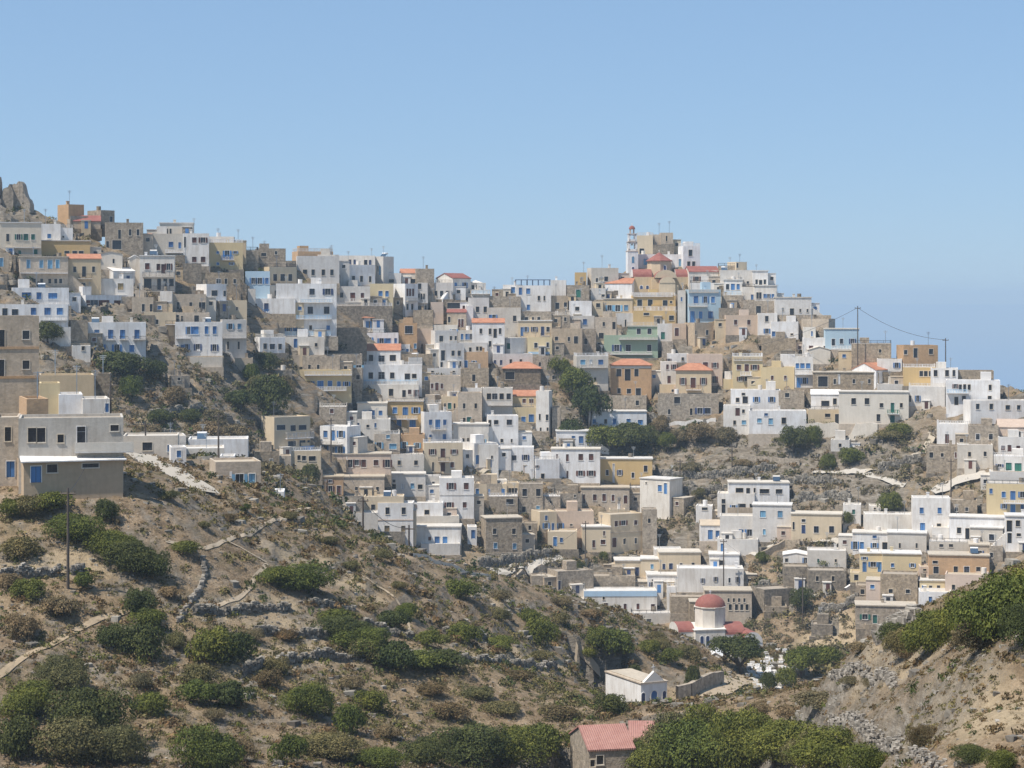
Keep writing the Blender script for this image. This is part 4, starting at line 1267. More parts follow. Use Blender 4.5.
        if flat and not h.get('E') and rng.random() < .18 and W > 3:
            balustrade(.02, W-.02, .02, d-.3, eave+.003, .75, rng.choice('wwlk'), root)
    if flat and rng.random() < .35 and W > 3.5:
        k = MB(); x = rng.uniform(.6, W-1.2); y = rng.uniform(1.5, d-1.2); k.box(x, x+.55, y, y+.5, eave-.25, eave+.85); k.box(x-.07, x+.62, y-.07, y+.57, eave+.853, eave+.95); k.build('chimney', [mat], root)
    if flat and rng.random() < .5:
        k = MB(); x = rng.uniform(.5, W-.5); y = rng.uniform(1, d-1); hh = rng.uniform(1.8, 3.6); k.beam((x, y, eave-.2), (x, y, eave+hh), .07)
        for j in range(3): k.beam((x-.45+.1*j, y, eave+hh-.15-.22*j), (x+.45-.1*j, y, eave+hh-.15-.22*j), .05)
        k.build('antenna', [M_METAL], root)
    if 'heater' in h:
        x = loc_x(h, h['heater']); x = min(max(x, 1.1), W-1.1); p = root.matrix_basis @ Vector((0,0,0))
        c, s_ = math.cos(h['th']), math.sin(h['th']); yy = d*.4
        zz = z+eave+(.2 if h.get('E') else -.26)
        HEATERS.append((solar_heater(h['P0'][0]+x*c-yy*s_, h['P0'][1]+x*s_+yy*c, zz, h['th']), h))
    return root
for h in SPECS: build_house(h); HOUSES.append(h)
# ---------------------------------------------------------------- ground, sea, sky, sun, camera
def build_ground():
    nv, nu = GX.shape
    co = np.stack([GX, GY, HZ], -1).reshape(-1, 3)
    idx = np.arange(nv*nu).reshape(nv, nu)
    f = np.stack([idx[:-1, :-1], idx[:-1, 1:], idx[1:, 1:], idx[1:, :-1]], -1).reshape(-1, 4)
    me = bpy.data.meshes.new('hillside'); me.vertices.add(len(co)); me.vertices.foreach_set('co', co.ravel())
    me.loops.add(len(f)*4); me.loops.foreach_set('vertex_index', f.ravel().astype(np.int32))
    me.polygons.add(len(f)); me.polygons.foreach_set('loop_start', np.arange(0, len(f)*4, 4, dtype=np.int32)); me.polygons.foreach_set('loop_total', np.full(len(f), 4, dtype=np.int32))
    me.update(); me.validate()
    a = me.attributes.new('rock', 'FLOAT', 'POINT'); a.data.foreach_set('value', RK.ravel().astype(np.float32))
    a = me.attributes.new('straw', 'FLOAT', 'POINT'); a.data.foreach_set('value', ST.ravel().astype(np.float32))
    me.materials.append(M_GROUND); me.shade_smooth()
    o = bpy.data.objects.new('ground', me); COL.objects.link(o); o['kind'] = 'structure'; return o
build_ground()
m, nt, b = new_mat('sea'); b.inputs['Base Color'].default_value = (.14, .24, .38, 1); b.inputs['Roughness'].default_value = .35
sea = MB(); sea.quad((-90000, -4000, -256), (90000, -4000, -256), (90000, 120000, -256), (-90000, 120000, -256)); o = sea.build('sea', [m]); o['kind'] = 'structure'
cam = bpy.data.cameras.new('camera'); co = bpy.data.objects.new('camera', cam); COL.objects.link(co); SC.camera = co
cam.sensor_width = 36; cam.lens = 36*F/1024; cam.shift_y = -(384-VH)/1024; co.rotation_euler = (R(90), 0, 0); cam.clip_start = .5; cam.clip_end = 200000
SUN_AZ = Vector(SUNH).normalized(); EL = R(SUNEL)
to_sun = Vector((SUN_AZ.x*math.cos(EL), SUN_AZ.y*math.cos(EL), math.sin(EL)))
sl = bpy.data.lights.new('sun', 'SUN'); sl.energy = SUNE; sl.angle = R(.5); sl.color = (1, .95, .88); so = bpy.data.objects.new('sun', sl); COL.objects.link(so)
so.rotation_euler = to_sun.to_track_quat('Z', 'Y').to_euler()
w = bpy.data.worlds.new('World'); SC.world = w; w.use_nodes = True; nt = w.node_tree
sk = nt.nodes.new('ShaderNodeTexSky'); sk.sky_type = 'NISHITA'; sk.sun_disc = False; sk.sun_elevation = EL
sk.sun_rotation = math.atan2(to_sun.x, to_sun.y)
sk.altitude = 250; sk.air_density = AIR; sk.dust_density = DUST; sk.ozone_density = OZ
gm = nt.nodes.new('ShaderNodeGamma'); gm.inputs[1].default_value = SGAM; nt.links.new(sk.outputs[0], gm.inputs[0])
bg = nt.nodes['Background']; nt.links.new(mixc(nt, 1.0, gm.outputs[0], STINT, 'MULTIPLY'), bg.inputs[0]); bg.inputs[1].default_value = SKYS
SC.view_settings.view_transform = 'Standard'; SC.view_settings.look = 'None'; SC.view_settings.exposure = EXPO; SC.view_settings.gamma = 1
SC.render.engine = 'CYCLES'; SC.cycles.max_bounces = 6; SC.cycles.diffuse_bounces = 3; SC.cycles.use_denoising = True
if HAZE > 0:
    hz = MB(); hz.box(-6000, 6000, -30, 16000, -300, 60); m, nt, b = new_mat('haze_air'); nt.nodes.remove(b)
    pv = nt.nodes.new('ShaderNodeVolumePrincipled'); pv.inputs['Color'].default_value = (.66, .84, 1, 1); pv.inputs['Density'].default_value = HAZE; pv.inputs['Anisotropy'].default_value = 0
    nt.links.new(pv.outputs[0], nt.nodes['Material Output'].inputs['Volume']); o = hz.build('haze', [m]); o['kind'] = 'stuff'
    SC.cycles.volume_bounces = 0
# ---------------------------------------------------------------- plants, stones, paths
def np_mesh(name, V, Fq, mats, midx=None):
    me = bpy.data.meshes.new(name); me.vertices.add(len(V)); me.vertices.foreach_set('co', np.asarray(V, dtype=np.float32).ravel())
    Fq = np.asarray(Fq, dtype=np.int32); k = Fq.shape[1]
    me.loops.add(len(Fq)*k); me.loops.foreach_set('vertex_index', Fq.ravel()); me.polygons.add(len(Fq))
    me.polygons.foreach_set('loop_start', np.arange(0, len(Fq)*k, k, dtype=np.int32)); me.polygons.foreach_set('loop_total', np.full(len(Fq), k, dtype=np.int32))
    for m in mats: me.materials.append(m)
    if midx is not None: me.polygons.foreach_set('material_index', midx)
    me.update(); me.validate(); me.shade_flat(); return me
def leaf_quads(C, Nrm, size, nr):
    n = len(C); t = nr.normal(size=(n, 3)); t -= (t*Nrm).sum(1)[:, None]*Nrm; t /= np.linalg.norm(t, axis=1)[:, None]+1e-9
    b = np.cross(Nrm, t); s = (size*nr.uniform(.6, 1.3, n))[:, None]
    V = np.stack([C-t*s-b*s*.15, C-b*s*.55, C+t*s, C+b*s*.55], 1).reshape(-1, 3)
    return V, np.arange(4*n).reshape(n, 4)
def bush_mesh(seed, leaves, size, lobes=9, flat=1.0):
    nr = np.random.default_rng(seed); Cs = []; Ns = []
    L = []
    for i in range(lobes):
        a = nr.uniform(0, 2*np.pi); r = nr.uniform(0, .62) if i else 0; hr = nr.uniform(.3, .5)*(1-.3*r)
        top = (1-.5*r*r)*nr.uniform(.7, 1.02)
        L.append((r*np.cos(a), r*np.sin(a), max(top-hr*.85, .12), hr, hr*nr.uniform(.75, 1.0)))
    w = np.array([l[3]**2 for l in L]); w /= w.sum()
    for (x, y, z, rr, rz), ww in zip(L, w):
        n = int(leaves*ww); d = nr.normal(size=(n, 3)); d /= np.linalg.norm(d, axis=1)[:, None]
        d[:, 2] = np.where(d[:, 2] < -.5, -d[:, 2], d[:, 2])
        bump = 1+.13*np.sin(d[:, 0]*7+seed)*np.sin(d[:, 1]*6+1)+.1*np.sin(d[:, 2]*9)
        rad = nr.uniform(.72, 1.0, n)**.6*bump + nr.exponential(.055, n)
        C = np.stack([x+d[:, 0]*rr*rad, y+d[:, 1]*rr*rad, z+d[:, 2]*rz*rad], 1)
        C[:, 2] = np.maximum(C[:, 2], .0+nr.uniform(0, .06, n))
        N = d*.9+nr.normal(size=(n, 3))*.55+np.array([0, 0, .35]); N /= np.linalg.norm(N, axis=1)[:, None]
        Cs.append(C); Ns.append(N)
    C = np.concatenate(Cs); C[:, 0] *= 1.0/np.percentile(np.abs(C[:, 0]), 99); C[:, 1] *= 1.0/np.percentile(np.abs(C[:, 1]), 99); C[:, 2] /= np.percentile(C[:, 2], 99.5)
    return leaf_quads(C, np.concatenate(Ns), size, nr)
_bc = {}
def bush_data(col, variant, fine):
    k = (col, variant, fine)
    if k not in _bc:
        V, Q = bush_mesh(100+variant*7+int(fine)*50, {0: 1300, 1: 5200, 2: 15000}[int(fine)], {0: .10, 1: .05, 2: .03}[int(fine)], 8+variant*2)
        _bc[k] = np_mesh('foliage', V, Q, [LEAF[col]])
    return _bc[k]
PLANTS = []
vr = random.Random(5)
def stem_mesh(h, r, seed=0):
    q = random.Random(seed); m = MB(); n = 7
    segs = [((0, 0, -.4), r), ((q.uniform(-.1, .1)*h, q.uniform(-.1, .1)*h, h*.45), r*.72), ((q.uniform(-.12, .12)*h, q.uniform(-.1, .1)*h, h*.8), r*.4)]
    def tube(a, ra, b, rb):
        a = Vector(a); b = Vector(b); d = (b-a).normalized(); s = d.orthogonal().normalized(); t = d.cross(s); k = len(m.v)
        for c, rr in ((a, ra), (b, rb)): m.v += [tuple(c+(s*math.cos(2*math.pi*i/n)+t*math.sin(2*math.pi*i/n))*rr) for i in range(n)]
        for i in range(n): m.f.append((k+i, k+(i+1) % n, k+n+(i+1) % n, k+n+i)); m.m.append(0)
    tube(*segs[0], *segs[1]); tube(*segs[1], *segs[2])
    for i in range(5):
        a = q.uniform(0, 6.28); p = segs[1][0]; tube(p, r*.45, (p[0]+math.cos(a)*h*.35, p[1]+math.sin(a)*h*.35, h*q.uniform(.6, .85)), r*.15)
    return m
def plant(u, v, wpx, hpx, col, Y=None, fine=True, town=False):
    if Y is None: Y = first_hit(u, v, town=town)
    if Y is None: Y = first_hit(u, v+12, town=town)
    if Y is None: return None
    Y += wpx*Y/F*.18
    X = (u-CU)/F*Y; z = hill_at(X, Y); w = wpx*Y/F; hh = hpx*Y/F
    if fine and Y < 290 and (wpx > 52 or Y < 150): fine = 2
    if town is False and False: pass
    if hh > 4.2 and w < hh*1.7 or hh > 5.5:
        root = empty('tree', (X, Y, z), vr.uniform(0, 6)); o = child('crown', bush_data(col, vr.randrange(3), fine), root, (0, 0, hh*.12), (w/2, w/2, hh*.9))
        stem_mesh(hh, .22, int(u)).build('trunk', [M_WOOD], root); kind = 'tree'
    else:
        root = bpy.data.objects.new('shrub', bush_data(col, vr.randrange(3), fine)); COL.objects.link(root); root.location = (X, Y, z-.1*hh); root.rotation_euler = (0, 0, vr.uniform(0, 6)); root.scale = (w/2, w/2*vr.uniform(.85, 1.05), hh*1.08); kind = 'shrub'
    PLANTS.append(dict(o=root, u=u, v=v-hpx/2, w=w, h=hh, col=col, kind=kind, Y=Y)); return root
for line in TREES.strip().splitlines():
    a = line.split(); u, v, w_, h_ = map(float, a[:4]); plant(u, v, w_*.9, h_*.85, a[4], float(town_Y(u, v)), True)
for src in (FBUSH, RBUSH):
    for line in src.strip().splitlines():
        a = line.split(); u, v, w_, h_ = map(float, a[:4]); plant(u, min(v, 766), w_, h_, a[4]) if v <= 768 else plant(u, v, w_, h_, a[4], None)
for line in BBUSH.strip().splitlines():
    a = line.split(); u, v, w_, h_ = map(float, a[:4])
    Y = first_hit(u, 775+vr.uniform(0, 14))+1.5; X = (u-CU)/F*Y; z = hill_at(X, Y); top = (VH-(v-h_))/F*Y; hh = max(top-z, 1.2)
    w = w_*Y/F; root = empty('tree', (X, Y, z), vr.uniform(0, 6)); child('crown', bush_data(a[4], vr.randrange(3), 2), root, (0, 0, hh*.1), (w/2*1.1, w/2*1.1, hh*.9)); stem_mesh(hh, .2, int(u)).build('trunk', [M_WOOD], root)
    PLANTS.append(dict(o=root, u=u, v=v-h_/2, w=w, h=hh, col=a[4], kind='tree', Y=Y))

# low ground cover: too many tufts to count
def scatter(n, seed, town, dens_seed, thr, freq=.07):
    nr = np.random.default_rng(seed); out = []
    if town: Uu = nr.uniform(-60, 1084, n*4); Yy = nr.uniform(300, 560, n*4)
    else: Uu = nr.uniform(-200, 1224, n*4); Yy = 70*np.exp(nr.uniform(0, 1, n*4)**.75*np.log(350/70))
    X = (Uu-CU)/F*Yy
    den = fbm(X*freq, Yy*freq, 4, dens_seed)*.5+.5+fbm(X*.4, Yy*.4, 2, dens_seed+5)*.25
    k = den > thr; X = X[k][:n]; Y = Yy[k][:n]; U = Uu[k][:n]
    i = np.clip(np.searchsorted(YS, Y)-1, 0, len(YS)-2); j = np.clip(np.searchsorted(US, U)-1, 0, len(US)-2)
    a = (Y-YS[i])/(YS[i+1]-YS[i]); b = (U-US[j])/(US[j+1]-US[j])
    Z = (HZ[i, j]*(1-b)+HZ[i, j+1]*b)*(1-a)+(HZ[i+1, j]*(1-b)+HZ[i+1, j+1]*b)*a
    return np.stack([X, Y, Z], 1), nr
FOOT = [(h['P0'][0], h['P0'][1], math.cos(h['th']), math.sin(h['th']), h['W'], h['d']) for h in HOUSES]
def outside(Pp, pad=.5):
    k = np.ones(len(Pp), bool)
    for x, y, c, s_, W, d in FOOT:
        a = (Pp[:, 0]-x)*c+(Pp[:, 1]-y)*s_; b = -(Pp[:, 0]-x)*s_+(Pp[:, 1]-y)*c
        k &= ~((a > -pad) & (a < W+pad) & (b > -pad) & (b < d+pad))
    return Pp[k]
def tufts(name, label, n, seed, dseed, thr, col, smin, smax, per, leaf, town=False, freq=.07, regs=None):
    Pp, nr = scatter(n, seed, town, dseed, thr, freq); Pp = outside(Pp)
    if regs:
        u = CU+F*Pp[:, 0]/Pp[:, 1]; v = VH-F*Pp[:, 2]/Pp[:, 1]; k = np.zeros(len(Pp), bool)
        for a, b, c, d in regs: k |= (u > a) & (u < b) & (v > c) & (v < d)
        Pp = Pp[k]
    n = len(Pp)
    if not n: return
    r = nr.uniform(smin, smax, n)*(nr.uniform(0, 1, n)**1.5*.9+.55)*np.clip(Pp[:, 1]/200, .4, 1.2)
    C = np.repeat(Pp, per, 0); rr = np.repeat(r, per)
    d = nr.normal(size=(len(C), 3)); d /= np.linalg.norm(d, axis=1)[:, None]; d[:, 2] = np.abs(d[:, 2])*.8
    C = C+d*(rr*nr.uniform(.5, 1, len(C)))[:, None]
    N = d+nr.normal(size=d.shape)*.5; N /= np.linalg.norm(N, axis=1)[:, None]
    V, Q = leaf_quads(C, N, leaf*rr/max(np.mean(r), .3), nr)
    o = bpy.data.objects.new(name, np_mesh(name, V, Q, [LEAF[col]])); COL.objects.link(o); o['kind'] = 'stuff'
tufts('low_olive_scrub', '', 14000, 1, 51, .47, 'o', .2, .6, 28, .085, freq=.05)
tufts('low_brown_scrub', '', 30000, 2, 61, .36, 'b', .14, .4, 20, .075)
tufts('russet_scrub', '', 3800, 3, 71, .56, 'r', .3, .75, 32, .11, freq=.04)
tufts('green_scrub', '', 2600, 4, 81, .60, 'g', .25, .65, 36, .085, freq=.05)
tufts('dark_scrub', '', 2800, 5, 91, .59, 'd', .25, .75, 38, .09, freq=.05)
tufts('slope_scrub', '', 4500, 6, 101, .48, 'b', .4, 1.2, 22, .22, True)
tufts('slope_green_scrub', '', 2200, 7, 111, .54, 'o', .4, 1.3, 24, .22, True)
tufts('slope_dark_scrub', '', 1400, 8, 121, .55, 'd', .5, 1.5, 28, .22, True)

GAPS = [(60, 300, 350, 475), (640, 940, 425, 550), (540, 700, 400, 470), (740, 860, 560, 660), (630, 700, 490, 540), (560, 620, 540, 600), (480, 560, 490, 590)]
tufts('dry_hill_scrub', '', 13000, 31, 161, .38, 'b', .4, 1.2, 60, .16, True, regs=GAPS)
tufts('olive_hill_scrub', '', 3500, 32, 171, .50, 'o', .4, 1.2, 60, .16, True, regs=GAPS)
tufts('russet_hill_scrub', '', 4000, 33, 181, .50, 'r', .4, 1.1, 60, .16, True, regs=GAPS)
tufts('dark_hill_scrub', '', 1500, 34, 191, .57, 'd', .6, 1.4, 60, .18, True, regs=GAPS[:1]+GAPS[2:])
LOW = [(-100, 640, 600, 800)]
tufts('field_olive_scrub', '', 12000, 35, 201, .42, 'o', .3, .8, 36, .09, freq=.06, regs=LOW)
tufts('field_green_scrub', '', 4000, 36, 211, .54, 'g', .3, .7, 40, .085, freq=.06, regs=LOW)
tufts('field_russet_scrub', '', 5000, 37, 221, .46, 'r', .35, .9, 36, .12, freq=.06, regs=LOW)
BANK = [(740, 1100, 590, 800)]
tufts('bank_dry_scrub', '', 14000, 41, 231, .36, 'b', .14, .4, 24, .06, regs=BANK)
tufts('bank_russet_scrub', '', 4000, 42, 241, .48, 'r', .18, .5, 30, .07, regs=BANK)
tufts('bank_green_scrub', '', 1500, 43, 251, .56, 'o', .2, .55, 34, .07, regs=BANK)
# stones: deformed blocks
def stone_blocks(C, S, nr):
    base = np.array([(x, y, z) for z in (-1, 1) for y in (-1, 1) for x in (-1, 1)], float)*.5
    n = len(C); V = base[None]*S[:, None, :]*nr.uniform(.7, 1.25, (n, 8, 3))
    a = nr.uniform(0, np.pi, n); c, s_ = np.cos(a)[:, None], np.sin(a)[:, None]
    X = V[..., 0]*c-V[..., 1]*s_; Y = V[..., 0]*s_+V[..., 1]*c; V = np.stack([X, Y, V[..., 2]], -1)+C[:, None, :]
    fs = np.array([(0,2,3,1), (4,5,7,6), (0,1,5,4), (2,6,7,3), (0,4,6,2), (1,3,7,5)])
    return V.reshape(-1, 3), (fs[None]+np.arange(n)[:, None, None]*8).reshape(-1, 4)
def loose(name, n, seed, dseed, thr, mat, s0, s1, town=False, freq=.08):
    Pp, nr = scatter(n, seed, town, dseed, thr, freq); Pp = outside(Pp); S = (nr.uniform(s0, s1, len(Pp))*np.clip(Pp[:, 1]/200, .4, 1.2)*(.5+nr.uniform(0, 1, len(Pp))**3*1.3))[:, None]*np.array([1, .8, .6])
    V, Q = stone_blocks(Pp, S, nr); o = bpy.data.objects.new(name, np_mesh(name, V, Q, [mat])); COL.objects.link(o); o['kind'] = 'stuff'
loose('loose_stones', 12000, 21, 131, .5, M_PALESTONE, .08, .38)
loose('grey_rocks', 3500, 22, 141, .56, M_STONE, .2, .85)
loose('slope_rocks', 4200, 23, 151, .50, M_STONE, .3, 1.3, True)
WALLS_BUILT = []
def px_line(ptsx, step=.45, town=False):
    """follow the ground under a line of sight points"""
    W_ = []
    for u, v in ptsx:
        Y = first_hit(u, v, town=town)
        if Y is None: Y = float(town_Y(u, v))
        W_.append(Vector(((u-CU)/F*Y, Y, 0)))
    out = []
    for a, b in zip(W_, W_[1:]):
        n = max(1, int((b-a).length/step))
        for i in range(n): out.append(a.lerp(b, i/n))
    out.append(W_[-1]); return out
def drystone(ptsx, hm, label, pale=False, thick=.38, town=False, size=.23):
    hm *= .68
    L = px_line(ptsx, .2, town); nr = np.random.default_rng(int(ptsx[0][0]*7+ptsx[0][1])); C = []; rows = 0
    for k, p in enumerate(L):
        z = hill_at(p.x, p.y)-.3; top = hm*(.55 if thick > 1 else 1)*(1+.25*math.sin(k*.23)+.15*math.sin(k*.71))
        for r_ in range(int((top+.3)/.17)):
            for q in range(2 if thick < 1 else 4): C.append((p.x+nr.uniform(-.12, .12)*(1 if thick < 1 else 3), p.y+((q-.5)*thick if thick < 1 else nr.uniform(-.5, .5)*thick)+nr.uniform(-.12, .12), z+r_*.17))
    size *= min(1.1, max(.5, L[0].y/190)); C = np.array(C); S = nr.uniform(size*.7, size*1.35, (len(C), 1))*np.array([1.25, 1, .85]); V, Q = stone_blocks(C, S, nr)
    o = bpy.data.objects.new('stone_wall', np_mesh('stones', V, Q, [M_PALESTONE if pale else M_STONE])); COL.objects.link(o)
    tag(o, label, 'stone wall', 'dry stone terrace walls'); WALLS_BUILT.append(o)
drystone([(311,602),(330,606),(354,609)], .9, 'short dry stone wall just below the long green hedge-like bush')
drystone([(255,633),(290,636),(328,636)], 1.2, 'dry stone terrace wall with olive bushes at its right end')
drystone([(363,627),(390,633),(411,639)], 1.3, 'grey stone wall stepping down behind the round green bush, mid slope')
drystone([(244,672),(262,667),(298,661),(330,658),(362,657)], 1.3, 'longest dry stone terrace wall, edging a strip of straw coloured ground')
drystone([(398,652),(420,655),(446,655)], .8, 'low broken stone wall right of the dark bushes on mid slope')
drystone([(457,663),(495,662),(525,665),(555,667)], 1.1, 'stone terrace wall running level towards the chapel side of the hill')
drystone([(444,633),(466,636),(490,641)], 1.1, 'short stone wall between two green bushes on the right of the hill')
drystone([(0,582),(31,577),(58,574)], 1.6, 'pale stone terrace wall left of the utility pole base', True)
drystone([(72,573),(82,572)], 1.2, 'stub of pale stone wall right of the utility pole base', True)
drystone([(194,613),(240,611),(290,610)], 1.2, 'upper dry stone wall with reddish shrubs along its top')
drystone([(202,559),(205,575),(198,592),(188,606),(179,622)], .7, 'crooked pale stone wall running down the slope', True)
drystone([(834,676),(850,674),(872,679),(897,686)], 1.0, 'pale tumbled stone wall on the right hand slope', True, 2.0, False, .2)
drystone([(834,720),(850,722),(870,735),(885,745),(900,752)], 1.1, 'long pale rubble bank spilling down to the lower right', True, 2.6, False, .2)
drystone([(880,642),(892,634),(905,626),(915,619)], 1.2, 'boulder wall climbing to the big dark green bush', True, .9, False, .6)
drystone([(905,765),(925,760),(945,768)], .8, 'small pale rubble heap at the bottom right', True, 2.4, False, .2)
for pl_, hm_, lb_ in (
  ([(640,488),(662,484),(690,490),(705,496)], 1.5, 'rubble terrace wall left of the wide white block'), ([(683,500),(705,494),(722,492)], 1.3, 'short rubble wall touching the left corner of the wide white block'),
  ([(660,476),(700,478),(740,474),(775,470)], 1.2, 'long broken field wall crossing the bare rocky slope'), ([(770,486),(800,482),(840,484)], 1.2, 'field wall below the pale zigzag path on the rocky slope'),
  ([(800,500),(830,498),(850,502)], 1.2, 'field wall right of the wide white block at slope foot'), ([(600,424),(640,428),(668,424)], 1.4, 'stone bank wall above the low white bungalow'),
  ([(120,440),(160,436),(200,441),(240,438)], 1.2, 'old field wall across the brown scrub slope on the left'), ([(150,416),(190,412),(230,418)], 1.2, 'upper field wall on the brown scrub slope, left side'),
  ([(760,590),(790,586),(812,590)], 1.2, 'crumbling wall beside the dark round tree in the gully'), ([(860,600),(840,610),(820,612)], 1.3, 'low wall below the long path parapet in the gully'),
  ([(480,566),(520,560),(550,556)], 1.4, 'stone wall below the tall bare stone house'), ([(880,470),(900,466),(925,470)], 1.4, 'wall below the zigzag path bend on the right')):
    drystone(pl_, hm_*1.5, lb_, False, .6, True, .42)
def masonry(ptsx, hpx, col, label, cat='wall', thick=.5, town=True):
    L = px_line(ptsx, 1.2, town); m = MB(); hm = hpx*(L[0].y)/F
    Z = [hill_at(p.x, p.y) for p in L]
    for a, b, za, zb in zip(L, L[1:], Z, Z[1:]):
        d = (b-a).normalized(); nn = Vector((-d.y, d.x, 0))*thick/2
        A, B, C_, D_ = a-nn, b-nn, b+nn, a+nn
        lo = [(A.x, A.y, za-2), (B.x, B.y, zb-2), (C_.x, C_.y, zb-2), (D_.x, D_.y, za-2)]; hi = [(A.x, A.y, za+hm), (B.x, B.y, zb+hm), (C_.x, C_.y, zb+hm), (D_.x, D_.y, za+hm)]
        m.quad(*hi); m.quad(lo[0], lo[1], hi[1], hi[0]); m.quad(lo[2], lo[3], hi[3], hi[2])
    a, b = L[0], L[-1]
    o = m.build('retaining_wall', [WM[col]]); tag(o, label, cat, 'masonry walls between the houses'); return o
masonry([(806,438),(840,438),(878,438)], 13, 'l', 'long pale grey retaining wall with railing below the green-door house')
masonry([(748,462),(770,463),(800,466)], 6, 's', 'low rough stone wall at the top of the bare rocky slope')
masonry([(505,588),(530,579),(570,567)], 5, 's', 'stone wall beside the pale climbing path near the lower centre')
masonry([(657,428),(680,424),(716,421)], 3, 'w', 'low whitewashed path wall below the hipped roof house on stone base')
masonry([(411,556),(450,566),(490,577)], 3, 'o', 'low pale wall along the crest of the near hill', town=False)
masonry([(760,560),(785,548),(800,546)], 7, 's', 'grey stone wall under the curving pale road')
masonry([(845,592),(870,580),(880,575)], 4, 'w', 'pale parapet of the path left of the roofless ruin')
masonry([(300,450),(315,452)], 10, 'd', 'dark stub wall beside the tall cream house with balconies')
def path(name, ptsx, wm, mat, town=False, lift=.09):
    L = px_line(ptsx, .8, town); m = MB(); prev = None
    for i, p in enumerate(L):
        a = L[max(i-1, 0)]; b = L[min(i+1, len(L)-1)]; d = (b-a).normalized(); nn = Vector((-d.y, d.x, 0))*wm/2
        z0 = max(hill_at(*(p-nn).xy), hill_at(*p.xy)-.2)+lift; z1 = max(hill_at(*(p+nn).xy), hill_at(*p.xy)-.2)+lift
        q = ((p.x-nn.x, p.y-nn.y, z0), (p.x+nn.x, p.y+nn.y, z1), (p.x, p.y, max((z0+z1)/2, hill_at(*p.xy)+lift)))
        if prev: m.quad(prev[0], q[0], q[2], prev[2]); m.quad(prev[2], q[2], q[1], prev[1])
        prev = q
    o = m.build(name, [mat]); o['kind'] = 'structure'; return o
path('concrete_road', [(133,453),(142,458),(155,464),(175,473),(195,484),(207,492)], 3.6, M_CONC)
path('footpath', [(310,508),(292,511),(275,518),(262,525),(247,533),(230,538),(217,545),(205,549),(185,545),(165,540)], .42, M_PATH)
path('footpath', [(225,540),(240,547),(255,555),(268,563),(262,570),(254,578),(252,586),(237,599),(215,606)], .42, M_PATH)
path('dirt_path', [(130,610),(100,618),(80,628),(60,640),(30,654),(0,675),(-30,690)], .6, M_PATH)
path('footpath', [(360,575),(385,590),(405,612),(412,640)], .35, M_PATH)
path('footpath', [(560,640),(580,655),(590,665),(600,676)], .4, M_PATH)
path('village_path', [(492,573),(515,568),(540,563),(562,558)], 2.2, M_CONC, True)
path('village_path', [(813,472),(838,473),(863,474),(885,480),(905,487)], 1.4, M_CONC, True)
path('village_path', [(863,474),(890,466),(910,460),(925,452),(936,442),(930,434)], 1.6, M_CONC, True)
path('village_path', [(751,555),(768,546),(790,541),(815,541),(840,543)], 2.5, M_CONC, True)
path('village_path', [(932,494),(950,486),(975,478),(1000,474),(1024,470)], 4, M_CONC, True)
path('village_path', [(811,596),(825,593),(842,590),(868,592)], 1.8, M_CONC, True)
path('village_path', [(480,473),(505,470),(532,469)], 1.2, M_CONC, True)
path('village_path', [(844,584),(858,580),(876,573)], 1.4, M_CONC, True)
path('churchyard_path', [(702,697),(720,690),(738,683),(752,678)], 3.5, M_PATH)
# ---------------------------------------------------------------- churches, ruin, poles, graves
def at(u, v, Y): return ((u-CU)/F*Y, Y, (VH-v)/F*Y)
def arch_window(w, h, mat=None, frame=None, door=False):
    """narrow opening with a round head: frame, reveal and dark pane"""
    m = MB(); n = 8; r = w/2
    def ring(rr, y, z0=0): return [(w/2-rr, y, z0)]+[(w/2-rr*math.cos(math.pi*i/n), y, h-r+rr*math.sin(math.pi*i/n)) for i in range(n+1)]+[(w/2+rr, y, z0)]
    a = ring(r+.1, -.05); b = ring(r, -.05); c = ring(r, .0); e = ring(r+.1, .01)
    for i in range(len(a)-1): m.quad(a[i], a[i+1], b[i+1], b[i], 1); m.quad(b[i], b[i+1], c[i+1], c[i], 1); m.quad(e[i], e[i+1], a[i+1], a[i], 1)
    k = len(m.v); m.v += ring(r, -.01); m.f.append(tuple(range(k, k+n+3))); m.m.append(0)
    m.box(w/2-.025, w/2+.025, -.04, -.011, .02, h-.03, 0)
    return m.mesh('arched_door' if door else 'arched_window', [mat or OM['n'], frame or M_WHITE])
def cross(z, x=0, y=0, s=.5, m=None):
    m = m or MB(); m.box(x-.05, x+.05, y-.05, y+.05, z, z+s*1.8); m.box(x-s*.5, x-.051, y-.045, y+.045, z+s*1.05, z+s*1.05+.1); m.box(x+.051, x+s*.5, y-.045, y+.045, z+s*1.05, z+s*1.05+.1); return m

# --- bell tower on the summit
Yb = float(town_Y(632, 276)); k = Yb/F
bt = empty('bell_tower', at(632, 273, Yb), R(8)); tag(bt, 'slim white bell tower with a small red cupola on the summit', 'bell tower')
W1 = 10.5*k; H1 = 22*k; H2 = 16*k; H3 = 8*k
def storey(name, w, z0, h, ow, oh):
    m = MB(); c = w/2; t = w*.2
    m.box(-c, -c+t, -c, -c+t, z0, z0+h); m.box(c-t, c, -c, -c+t, z0, z0+h); m.box(-c, -c+t, c-t, c, z0, z0+h); m.box(c-t, c, c-t, c, z0, z0+h)
    m.box(-c, c, -c, c, z0+h-.35, z0+h); m.box(-c, c, -c, c, z0, z0+.5)
    o = m.build(name, [WM['w']], bt)
    q = MB(); q.box(-c-.12, c+.12, -c-.12, c+.12, z0+h, z0+h+.14); q.build('cornice', [WM['p']], bt); return o
m = MB(); c = W1/2; m.box(-c, c, -c, c, -4, H1*.98); m.build('shaft', [WM['w']], bt)
m = MB(); m.box(-c-.1, c+.1, -c-.1, c+.1, H1*.98, H1*.98+.14); m.build('cornice', [WM['p']], bt)
